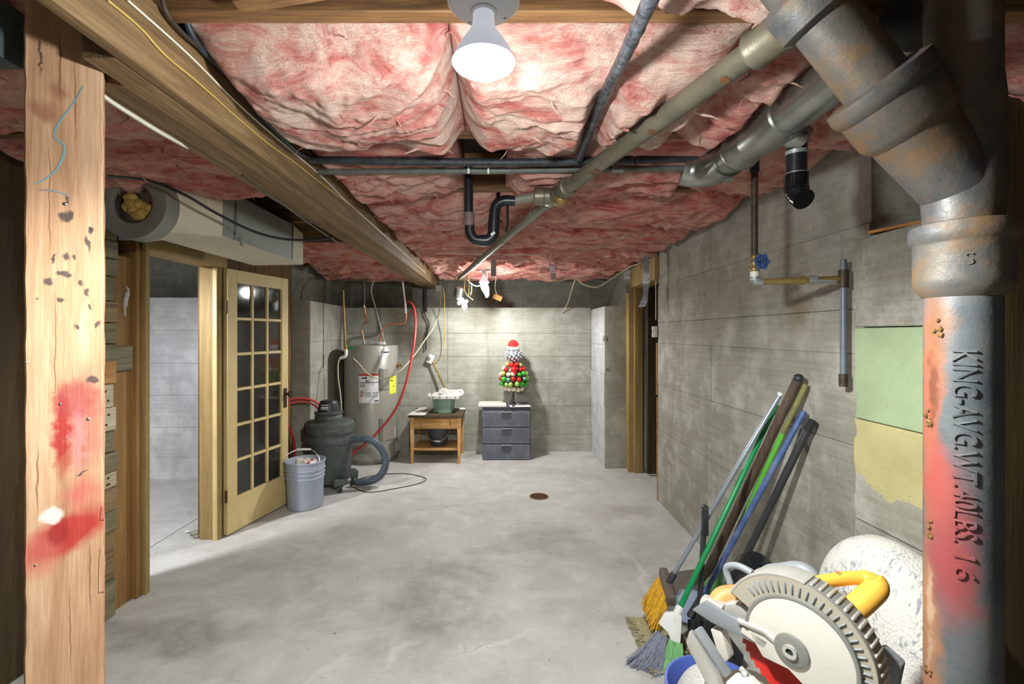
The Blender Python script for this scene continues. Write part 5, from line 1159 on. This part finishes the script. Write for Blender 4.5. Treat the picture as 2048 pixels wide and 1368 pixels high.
cable('wire', 'right black tie wire from the grey pipe to the hanging canister', [at(940, 533, 5.0), at(925, 542, 5.1), at(909, 555, 5.22)], .005, MAT['black_cable'])
for k, (lab, pts) in enumerate((('longest looped bare wire beside the far bulb', ((933, 545), (930, 562), (929, 580), (934, 590), (946, 600))), ('middle looped bare wire beside the far bulb', ((936, 548), (938, 565), (938, 582), (936, 593))), ('rightmost looped bare wire nearest the far bulb', ((934, 560), (942, 568), (943, 580), (941, 590))), ('thin white wire curving from the clutter to the far bulb', ((940, 565), (948, 571), (957, 572), (964, 568))))):
    cable('wire', lab, [at(px, py, 5.15 - .03 * k) for px, py in pts], .0045, MAT['brass_pipe'] if k < 3 else MAT['white_cable'])
q = MB().obox(at(970, 582, 5.2), (.07, .04, .13), rotm(('Y', 10)))
bm_ = MB().ball(at(971, 582, 5.25), .5, 16, (.085, .045, .155), rotm(('Y', -8)))
for i in range(len(bm_.v)): bm_.v[i] += mn.noise_vector(bm_.v[i] * 18) * .03
tag(bm_.build('plastic_wad', MAT['cloth_grey']), 'white crumpled plastic hanging just below the small far bulb', 'plastic')
tag(MB().obox(at(995, 595, 5.6), (.11, .012, .06), rotm(('Y', 22))).build('cardboard_scrap', MAT['cardboard'], bevel=.002), 'torn orange cardboard scrap hanging right of the far bulb', 'cardboard')
cable('wire', 'thin wire holding the torn cardboard scrap', [at(995, 593, 5.6), at(990, 575, 5.6), at(992, 556, 5.6), at(992, 543, 5.6)], .003, MAT['white_cable'])
cable('wire', 'thin wire holding the crumpled plastic below the far bulb', [at(971, 578, 5.25), at(974, 560, 5.25), at(974, 548, 5.25), at(974, 536, 5.25)], .003, MAT['white_cable'])
# plywood wedge stuck in the ceiling insulation
q = MB().prism([(-.06, -.05), (.11, -.055), (.05, .04), (.02, .06), (-.03, .055)], .02, at(848, 438, 3.1), frame((0, -.6, -.8)))
tag(q.build('wood_wedge', MAT['plank_pale'], bevel=.004), 'pale wedge of wood wedged in the insulation left of the black trap', 'wood scrap')
# switch on the right doorway, floor drain, small rubble
sw = thing('light_switch', 'white switch box on the near edge of the right doorway', 'switch', (1.40, 4.14, 1.52))
MB().box(1.375, 1.42, 4.145, 4.165, 1.47, 1.57).build('box', MAT['white'], sw, bevel=.004); MB().box(1.372, 1.376, 4.15, 4.16, 1.515, 1.53).build('toggle', MAT['ink'], sw)
g = ground(1078, 993)
fd = thing('floor_drain', 'round rusty floor drain set in the concrete floor', 'drain', (g.x, g.y, 0))
MB().ring(.07, .088, .004, (g.x, g.y, .0012), n=40).build('ring', MAT['rust'], fd)
MB().lathe([(.07, .0005), (.0, .0006)], (g.x, g.y, 0), n=32).build('pit', MAT['hole'], fd)
for k in range(-2, 3): MB().box(g.x - .06 * math.cos(k * .45), g.x + .06 * math.cos(k * .45), g.y + k * .025 - .005, g.y + k * .025 + .005, .0008, .003).build('grate_bar', MAT['rust'], fd)
g = ground(385, 1072)
rd = random.Random(8)
for k, lab in enumerate(('largest rubble chunk by the foot of the left door jamb', 'flat rubble chip beside the left door jamb', 'small pale rubble chip nearest the doorway floor joint')):
    q = MB().ball((g.x + (.01, .05, -.07)[k], g.y + (.02, -.03, .05)[k], .012), (.035, .022, .018)[k], 8, (1.3, 1, .6))
    for i in range(len(q.v)): q.v[i] += mn.noise_vector(q.v[i] * 25) * .008
    tag(q.build('rubble', MAT['rough' if k < 2 else 'paper']), lab, 'rubble', 'rubble at the doorway')

# ================================================================== RIGHT FOREGROUND THINGS
XW = 1.405
def lean(px, py, X=XW - .02): return onx(px, py, X)
def pole(parent, a, b, r, mat, name='handle', n=14, tip=None):
    a = Vector(a); b = Vector(b); d = (b - a).normalized(); L = (b - a).length
    return MB().lathe([(0, 0), (r * .9, .0), (r, .004), (r, L - .012), (r * .8, L - .002), (0, L)], a, d, n).build(name, mat, parent)
def bristles(parent, c, d, side, w0, w1, th, L, n, mat, name='bristles', seed=0, r=.0016, flare=.02):
    rd = random.Random(seed); d = Vector(d).normalized(); side = (Vector(side) - d * Vector(side).dot(d)).normalized(); nn = d.cross(side); q = MB()
    for k in range(n):
        u = rd.uniform(-1, 1); w_ = rd.uniform(-1, 1); l = L * rd.uniform(.86, 1.02)
        p0 = Vector(c) + side * u * w0 / 2 + nn * w_ * th / 2
        p1 = p0 + d * l * .5 + side * u * (w1 - w0) / 4
        p2 = p0 + d * l + side * (u * (w1 - w0) / 2 + rd.uniform(-flare, flare)) + nn * rd.uniform(-flare, flare) * .6
        q.tube([p0, p1, p2], [r, r, r * .6], 4)
    for i in range(len(q.v)): q.v[i].z = max(q.v[i].z, .002)
    o = q.build(name, mat, parent, weld=False); o['kind'] = 'stuff'; return o
# silver-handled broom with yellow bristles
gb = ground(1320, 1205); a = Vector((gb.x, gb.y, .16)); a = at(1336, 1168, 2.35); b = lean(1562, 786, 1.355)
br = thing('broom', 'angle broom with silver handle and yellow bristles leaning on the right wall', 'broom', (a.x, a.y, 0))
d = (b - a).normalized(); pole(br, a, b, .011, MAT['pole_silver'])
MB().lathe([(.0125, -.014), (.0125, 0), (.009, .002)], b, d, 14).build('end_cap', MAT['white'], br)
sd = Vector((-.03, -.2, -.05))
MB().obox(a + Vector((-.005, 0, -.01)), (.045, .05, .21), frame(sd)).build('head_block', MAT['brown_rubber'], br, bevel=.012)
pole(br, a - d * .01, a + d * .07, .017, MAT['pole_black'], 'socket')
bristles(br, a + Vector((-.02, 0, -.02)), (-.085, .03, -.20), sd, .15, .19, .035, .185, 460, MAT['bristle_yellow'], seed=1, r=.0028)
# green-handled broom with green and grey bristles
a = at(1352, 1232, 2.12); b = lean(1553, 808, 1.395)
gr = thing('broom', 'angle broom with green handle, white cap and green-grey bristles', 'broom', (a.x, a.y, 0))
d = (b - a).normalized(); pole(gr, a, b, .0125, MAT['pole_green'])
pole(gr, a - d * .03, a + d * .05, .018, MAT['white'], 'socket')
bd_ = Vector((-.06, -.06, -.20)).normalized(); sd = Vector((.9, -.3, .02))
Rb = Matrix((sd.normalized(), bd_.cross(sd).normalized(), bd_)).transposed()
MB().prism([(-.07, .02), (-.05, -.03), (.0, -.04), (.025, -.025), (.035, .08), (.025, .12), (.005, .10), (-.025, .05)], .035, a + bd_ * .02, Matrix((Rb.col[0], Rb.col[2], Rb.col[1])).transposed()).build('cap', MAT['white'], gr, bevel=.006)
bristles(gr, a + bd_ * .10 + Vector((.012, -.01, 0)), bd_ + Vector((-.0, -.02, 0)), sd, .055, .12, .035, .17, 320, MAT['bristle_green'], seed=2, r=.0028)
bristles(gr, a + bd_ * .07 + Vector((-.05, .005, -.01)), bd_ + Vector((-.32, .0, .0)), sd, .05, .15, .035, .20, 320, MAT['bristle_grey'], seed=3, r=.0028)
# thick brown shovel handle with dark scoop
a = Vector((1.13, 2.61, .05)); b = lean(1597, 757, 1.36)
sv = thing('scoop_shovel', 'scoop shovel with thick dark brown handle and brown blade, among the brooms', 'shovel', (a.x, a.y, 0))
d = (b - a).normalized(); pole(sv, a + d * .18, b, .021, MAT['handle_brown'], n=16)
MB().ball(b, .022, 14).build('end_knob', MAT['vac_dark'], sv)
pole(sv, a + d * .05, a + d * .26, .025, MAT['iron_dark'], 'ferrule')
q = MB(); v = []; f = []
sx_ = Vector((.25, .95, 0)).normalized()
dd_ = Vector((-.8, .1, -.12)).normalized()
for i in range(9):
    for j in range(9):
        u = (j / 8 - .5) * 2; w_ = i / 8
        v.append(a + d * .10 + dd_ * (w_ * .22) + sx_ * u * (.10 + .02 * w_) + Vector((0, 0, .05 * u * u * (1 - .5 * w_) - .05)))
for i in range(8):
    for j in range(8): f.append((i * 9 + j, i * 9 + j + 1, (i + 1) * 9 + j + 1, (i + 1) * 9 + j))
q.add(v, f); o = q.build('blade', MAT['brown_rubber'], sv); md = o.modifiers.new('thickness', 'SOLIDIFY'); md.thickness = .004; md.offset = 0
# lime broom, upper end worn olive, green fan head
a = ground(1432, 1210) + Vector((0, 0, .16)); b = lean(1612, 768, 1.39)
lm = thing('fan_rake', 'lime green pole with worn olive top and green plastic head', 'rake', (a.x, a.y, 0))
d = (b - a).normalized(); L = (b - a).length
pole(lm, a, a + d * L * .34, .0125, MAT['pole_olive']); pole(lm, a + d * L * .34, a + d * L * .78, .0125, MAT['pole_lime']); pole(lm, a + d * L * .78, b, .0125, MAT['pole_olive'])
MB().lathe([(.015, .10), (.018, .06), (.05, -.02), (.06, -.08), (.05, -.10)], a, d, 18).build('head', MAT['green_plastic'], lm)
bristles(lm, a - d * .08, -d + Vector((0, 0, -.3)), (1, -.5, 0), .09, .16, .06, .11, 120, MAT['bristle_green'], seed=6, r=.003)
# blue snow shovel
a = at(1405, 1195, 2.38); b = lean(1609, 822)
bs = thing('snow_shovel', 'scuffed blue pole ending in a blue-grey shovel blade with dark rib', 'shovel', (a.x, a.y, 0))
d = (b - a).normalized(); pole(bs, a, b, .0135, MAT['pole_blue'])
sx_ = Vector((.82, -.57, .0)).normalized(); dd_ = Vector((-.117, -.08, -.09)).normalized(); nn = sx_.cross(dd_)
q = MB(); v = []; f = []
for i in range(9):
    for j in range(9):
        u = (j / 8 - .5) * 2; w_ = i / 8
        p_ = a + dd_ * (w_ * .19 - .03) + sx_ * u * .13 + nn * (.04 * u * u); p_.z = max(p_.z, .035); v.append(p_)
for i in range(8):
    for j in range(8): f.append((i * 9 + j, i * 9 + j + 1, (i + 1) * 9 + j + 1, (i + 1) * 9 + j))
o = q.add(v, f).build('blade', MAT['shovel_blue'], bs); md = o.modifiers.new('thickness', 'SOLIDIFY'); md.thickness = .005; md.offset = 0
MB().bar(a + dd_ * -.05 - nn * .012, a + dd_ * .13 - nn * .012, .035, .02, nn).build('rib', MAT['vac_dark'], bs, bevel=.006)
# black pole
a = at(1462, 1172, 2.36); a.z = max(.05, a.z); b = lean(1624, 841)
bp = thing('black_pole', 'plain black pole with a slotted end leaning lowest on the right wall', 'pole', (a.x, a.y, 0))
d = (b - a).normalized(); a2 = a - d * ((a.z - .003) / d.z); pole(bp, a2, b, .0165, MAT['pole_black'])
MB().lathe([(.0185, -.05), (.0195, -.045), (.0195, 0), (.015, .002)], b, d, 16).build('end_sleeve', MAT['vac_dark'], bp)
# lobby dustpan
gd = ground(1402, 1300); dp_ = thing('upright_dustpan', 'upright dustpan with a short black pole and hanging hole, among the brooms', 'dustpan', (gd.x, gd.y, 0))
tz = EYE - (1008 - 668) * gd.y / F; tx_ = (1410 - 1000) * gd.y / F
pole(dp_, (gd.x, gd.y + .035, .05), (tx_, gd.y, tz - .03), .0125, MAT['pole_black'])
MB().ring(.006, .0145, .018, (tx_, gd.y, tz - .018), frame((0, 1, 0)), n=20).build('hang_ring', MAT['pole_black'], dp_)
MB().bar((tx_, gd.y, tz - .15), (tx_, gd.y, tz - .028), .029, .02).build('grip', MAT['vac_dark'], dp_, bevel=.006)
MB().box(gd.x - .04, gd.x + .12, gd.y + .05, gd.y + .06, .003, .11).build('back', MAT['pole_black'], dp_, bevel=.003)
MB().box(gd.x - .04, gd.x + .12, gd.y - .14, gd.y + .06, .002, .007).build('tray', MAT['pole_black'], dp_, bevel=.001)
for s_ in (-1, 1): MB().obox((gd.x + .04 + s_ * .078, gd.y - .05, .045), (.005, .21, .08)).build('side', MAT['pole_black'], dp_, bevel=.001)
MB().tube(cr([(gd.x - .05, gd.y - .11, .03), (gd.x - .07, gd.y - .13, .06), (gd.x - .05, gd.y - .15, .09), (gd.x - .01, gd.y - .14, .09)], 5), .006, 8).build('hinge_wire', MAT['vac_dark'], dp_)
# straw push broom head lying on the floor
A_ = ground(1268, 1240); B_ = ground(1322, 1352); ax = (B_ - A_).normalized(); nx_ = Vector((-ax.y, ax.x, 0)); nx_ = nx_ if nx_.x > 0 else -nx_
L = (B_ - A_).length
sm_ = thing('straw_mat', 'frayed beige straw mat on the floor under the broom heads', 'mat', (A_.x, A_.y, 0))
for k in range(26):
    p0 = A_ + ax * L * (k + .5) / 26 + nx_ * (random.uniform(-.02, .01)); p1 = p0 + nx_ * .2 + Vector((random.uniform(-.01, .01), random.uniform(-.01, .01), 0))
    MB().tube([p0 + Vector((0, 0, .010)), (p0 + p1) / 2 + Vector((0, 0, .012)), p1 + Vector((0, 0, .010))], [L / 52 * .8, L / 52, L / 52 * .8], 6).build('straw_bundle', MAT['straw'], sm_)
for s_ in (.05, .17):
    MB().bar(A_ + nx_ * s_ + Vector((0, 0, .021)), B_ + nx_ * s_ + Vector((0, 0, .021)), .006, .004).build('binding_cord', MAT['brown_rubber'], sm_)
bristles(sm_, A_ + ax * L / 2 + Vector((0, 0, .012)), -nx_, ax, L, L, .01, .05, 150, MAT['straw'], name='frayed_edge', seed=9, r=.0018)
# folded knitted rug between the saw and the wall
rc_ = Vector((1.17, 1.36, 0)); q = MB(); n1, n2 = 40, 64; v = []; f = []
for i in range(n1 + 1):
    t_ = i / n1; z = .89 * (1 - (1 - t_) ** 1.0); k = (1 - max(0, (t_ - .35) / .65) ** 2.6) ** .5
    for j in range(n2):
        a = 2 * math.pi * j / n2; c_, s_ = math.cos(a), math.sin(a)
        px_ = .158 * math.copysign(abs(c_) ** .75, c_) * k; py_ = .27 * math.copysign(abs(s_) ** .75, s_) * k
        p_ = rc_ + Vector((px_ + .02 * math.sin(z * 5), py_, z)); p_ += mn.noise_vector(p_ * 4) * .012; p_.x = min(p_.x, 1.342); p_.z = max(p_.z, 0); v.append(p_)
for i in range(n1):
    for j in range(n2): f.append((i * n2 + j, i * n2 + (j + 1) % n2, (i + 1) * n2 + (j + 1) % n2, (i + 1) * n2 + j))
f.append(tuple(range(n2 - 1, -1, -1)))
tag(q.add(v, f).build('rolled_rug', MAT['rug'], angle=80), 'bulky white knitted rug with grey dashes stuffed between saw and wall', 'rug')
# blue bucket with a terry cloth
kb = Vector((.695, 1.475, 0)); bk2 = thing('blue_bucket', 'blue plastic bucket at the bottom edge left of the miter saw', 'bucket', kb)
MB().lathe([(0, .003), (.115, .003), (.12, .01), (.15, .34), (.158, .346), (.158, .362), (.15, .364), (.145, .345), (.115, .02), (0, .015)], kb, n=48).build('body', MAT['bucket_blue'], bk2)
q = MB(); v = []; f = []; n1, n2 = 26, 26
for i in range(n1 + 1):
    for j in range(n2 + 1):
        u, w_ = i / n1 - .5, j / n2 - .5
        x_ = kb.x - .035 + u * .2; y_ = kb.y - .02 + w_ * .24; rr = math.hypot(u, w_)
        v.append((x_, y_, .452 - 1.1 * rr * rr * .5 + .012 * mn.noise(Vector((x_ * 16, y_ * 16, 2)))))
for i in range(n1):
    for j in range(n2): a = i * (n2 + 1) + j; f.append((a, a + n2 + 1, a + n2 + 2, a + 1))
o = tag(q.add(v, f).build('terry_towel', MAT['terry'], angle=180), 'white terry towel heaped over the blue bucket', 'towel'); md = o.modifiers.new('thickness', 'SOLIDIFY'); md.thickness = .006

# ------------------------------------------------------------------ miter saw on its bench
BZ = .545
bn = thing('work_bench', 'low plywood bench carrying the miter saw below the bottom edge', 'bench', (.70, 1.0, 0))
MB().box(.50, .84, .93, 1.22, BZ - .024, BZ).build('top', MAT['ply'], bn, bevel=.003)
for x_ in (.51, .80):
    for y_ in (.94, 1.18): MB().box(x_, x_ + .035, y_, y_ + .035, 0, BZ - .024).build('leg', MAT['ply'], bn, bevel=.003)
Cc = at(1587, 1297, 1.05); e1 = Vector((.6, -.8, 0)); ax = Vector((.8, .6, 0)); e3 = Vector((0, 0, 1))
SRm = Matrix((e1, e3, -ax)).transposed()                              # local x toward the saw's front, y up, z toward the viewer
def sp_(s, t_, u): return Cc + e1 * s + ax * t_ + e3 * u
ms = thing('miter_saw', 'miter saw with grey blade guard, red blade and yellow handle in the foreground', 'saw', (Cc.x, Cc.y, BZ))
# blade
bl = []; nt = 48
for k in range(nt):
    for da, rr in ((0, .138), (.35, .142), (.5, .134)): a = 2 * math.pi * (k + da) / nt; bl.append((rr * math.cos(a), rr * math.sin(a)))
MB().prism(bl, .0025, sp_(0, .032, -.008), SRm).build('blade', MAT['blade_red'], ms)
# upper guard: drum-shaped shroud over the blade, with slots and ribs
def arc(r, a0, a1, n=36): return [(r * math.cos(math.radians(a0 + (a1 - a0) * k / n)), r * math.sin(math.radians(a0 + (a1 - a0) * k / n))) for k in range(n + 1)]
MB().ring(.144, .156, .06, sp_(0, .034, 0), SRm, -48, 158, 56).build('guard_rim', MAT['cast_dark'], ms, bevel=.004)
MB().ring(.09, .154, .005, sp_(0, .005, 0), SRm, -46, 156, 56).build('guard_side', plain('tan_guard_side', C(170, 162, 146), .5, .2, .1, 8), ms)
MB().ring(.09, .154, .005, sp_(0, .063, 0), SRm, -46, 156, 56).build('guard_side', MAT['cast_dark'], ms)
for k in range(27):
    a = -30 + k * 6.4
    R_ = SRm @ Matrix.Rotation(math.radians(a), 3, 'Z')
    MB().obox(sp_(0, .002, 0) + R_ @ Vector((.132, 0, .0)), (.026, .004, .007), R_).build('vent_slot', MAT['tool_grey'], ms, bevel=.0015, seg=1)
    if a < 80: MB().obox(sp_(0, .036, 0) + R_ @ Vector((.157, 0, 0)), (.006, .007, .048), R_).build('guard_rib', MAT['cast_alu'], ms, bevel=.002, seg=1)
MB().ring(.154, .160, .064, sp_(0, .034, 0), SRm, 82, 158, 24).build('guard_nose', MAT['cast_alu'], ms, bevel=.003)
# lower guard plate, the pale disc with the arbor bolt
disc = [(.110 * math.cos(a), .110 * math.sin(a)) for a in [math.radians(q_) for q_ in range(-62, 190, 6)]] + [(-.075, -.055), (-.02, -.052), (.02, -.075)]
MB().prism(disc, .006, sp_(.012, -.006, .004), SRm).build('guard_plate', MAT['saw_disc'], ms, bevel=.003)
MB().ring(.108, .117, .012, sp_(.012, -.004, .004), SRm, -62, 186, 48).build('guard_lip', MAT['cast_dark'], ms, bevel=.003)
MB().lathe([(.036, 0), (.036, .006), (.03, .009), (0, .009)], sp_(0, -.008, 0), -ax, 32).build('arbor_washer', MAT['cast_dark'], ms)
MB().ring(.008, .015, .008, sp_(0, -.019, 0), SRm, n=20).build('arbor_bolt', MAT['cast_alu'], ms)
MB().lathe([(.008, 0), (.0, .001)], sp_(0, -.0185, 0), -ax, 12).build('bolt_socket', MAT['ink'], ms)
# arm to the rear pivot
MB().prism([(-.05, .045), (-.14, .03), (-.19, .0), (-.21, -.03), (-.10, -.02), (-.03, -.035), (.0, .0)], .05, sp_(0, .05, .0), SRm).build('arm', MAT['cast_alu'], ms, bevel=.01)
MB().prism([(-.05, .0), (-.14, -.005), (-.21, .003), (-.245, -.037), (-.19, -.045), (-.05, -.04)], .012, sp_(.0, .0, .01), SRm).build('link_plate', MAT['tool_grey'], ms, bevel=.003)
MB().prism([(-.05, -.02), (-.11, -.012), (-.115, -.03), (-.06, -.04)], .014, sp_(.0, -.002, .01), SRm).build('link_window', MAT['saw_disc'], ms, bevel=.002)
MB().tube([sp_(-.02, -.006, -.005), sp_(-.06, -.008, .012), sp_(-.12, -.006, .006)], .008, 10).build('link_rod', MAT['cast_alu'], ms)
MB().tube([sp_(-.17, .03, -.015), sp_(-.23, .035, -.02)], .026, 18).build('pivot_barrel', MAT['cast_alu'], ms)
MB().tube(cr([sp_(-.205, .04, -.015), sp_(-.195, .07, .008), sp_(-.15, .10, .018), sp_(-.08, .115, .01)], 6), .024, 18).build('rear_grip', MAT['tool_orange'], ms)['label'] = 'orange-tan curved rear grip'
MB().tube(cr([sp_(-.155, .02, .075), sp_(-.165, .022, .11), sp_(-.135, .02, .128), sp_(-.10, .02, .125)], 6), .0085, 10).build('lock_pin', MAT['tool_grey'], ms)
# motor, carry handle, D handle
MB().lathe([(.0, 0), (.045, .003), (.055, .02), (.058, .10), (.052, .13), (.04, .14), (0, .142)], sp_(-.185, .13, -.01), (.75, .55, .35), 28).build('motor', MAT['glossy_black'], ms)
hp = [sp_(-.105, .095, .05), sp_(-.107, .1, .075), sp_(-.096, .1, .104), sp_(-.06, .1, .125), sp_(-.027, .1, .142), sp_(.0, .1, .138), sp_(.015, .09, .11)]
MB().tube(cr(hp, 6), .0165, 14).build('carry_handle', MAT['tool_grey'], ms)
MB().prism([(-.06, .07), (-.05, .115), (.02, .11), (.04, .07)], .02, sp_(0, .08, 0), SRm).build('handle_web', MAT['tool_yellow'], ms, bevel=.004)
dpts = [sp_(.012, .06, .115), sp_(.018, .07, .132), sp_(.0506, .12, .141), sp_(.078, .155, .145), sp_(.100, .170, .142), sp_(.109, .165, .132), sp_(.098, .13, .112), sp_(.082, .095, .09), sp_(.076, .075, .08)]
MB().tube(cr(dpts, 6), [.015] * 20 + [.019] * 6 + [.0255] * 23, 18).build('d_handle', MAT['tool_yellow'], ms)
MB().tube([sp_(.07, .105, .095), sp_(.055, .115, .115)], .012, 10).build('trigger', MAT['tool_grey'], ms)
for a in (sp_(.05, .118, .156), sp_(.10, .168, .157), sp_(.075, .095, .112)): MB().lathe([(.005, -.004), (.005, .002), (0, .002)], a, (-.3, -.5, .8), 10).build('screw', plain('brown_screw', C(150, 104, 50), .6), ms)
# fence, turntable, base
MB().prism([(-.225, -.065), (-.215, -.078), (-.15, -.14), (-.13, -.19), (-.15, -.21), (-.235, -.10)], .022, sp_(.0, -.045, .01), SRm).build('fence', MAT['cast_alu'], ms, bevel=.006)
MB().prism([(-.22, -.066), (-.14, -.14), (-.13, -.135), (-.21, -.058)], .03, sp_(.0, -.03, .01), SRm).build('fence_lip', MAT['tool_grey'], ms, bevel=.004)
MB().prism([(-.20, -.06), (-.17, -.05), (-.15, -.11), (-.17, -.14)], .03, sp_(0, .02, 0), SRm).build('spring_bracket', MAT['saw_disc'], ms, bevel=.004)
zt_ = BZ + .03
q = MB().lathe([(.16, BZ + .001), (.16, BZ + .05), (.15, BZ + .058), (0, BZ + .058)], (Cc.x - .03, Cc.y + .03, 0), n=40); q.build('turntable', MAT['saw_disc'], ms)
MB().prism([(-.11, -.10), (-.12, -.19), (.10, -.19), (.10, -.14), (-.02, -.115), (-.07, -.085)], .06, sp_(.0, -.065, .0), SRm).build('front_table', MAT['saw_disc'], ms, bevel=.008)
MB().tube([sp_(-.10, -.04, -.085), sp_(.06, -.045, -.15)], .007, 10).build('detent_rod', MAT['cast_alu'], ms)
for s_ in (-.085, -.03, .02): MB().lathe([(.009, -.006), (.009, .008), (.005, .012)], sp_(s_, -.045, -.085 - (s_ + .1) * .42), (-.5, -.4, .7), 12).build('clamp_nut', MAT['galv_pale'], ms)
MB().prism([(.09, -.02), (.13, .02), (.165, .0), (.15, -.10), (.11, -.12)], .03, sp_(0, .14, 0), SRm).build('dust_chute', MAT['tool_grey'], ms, bevel=.006)
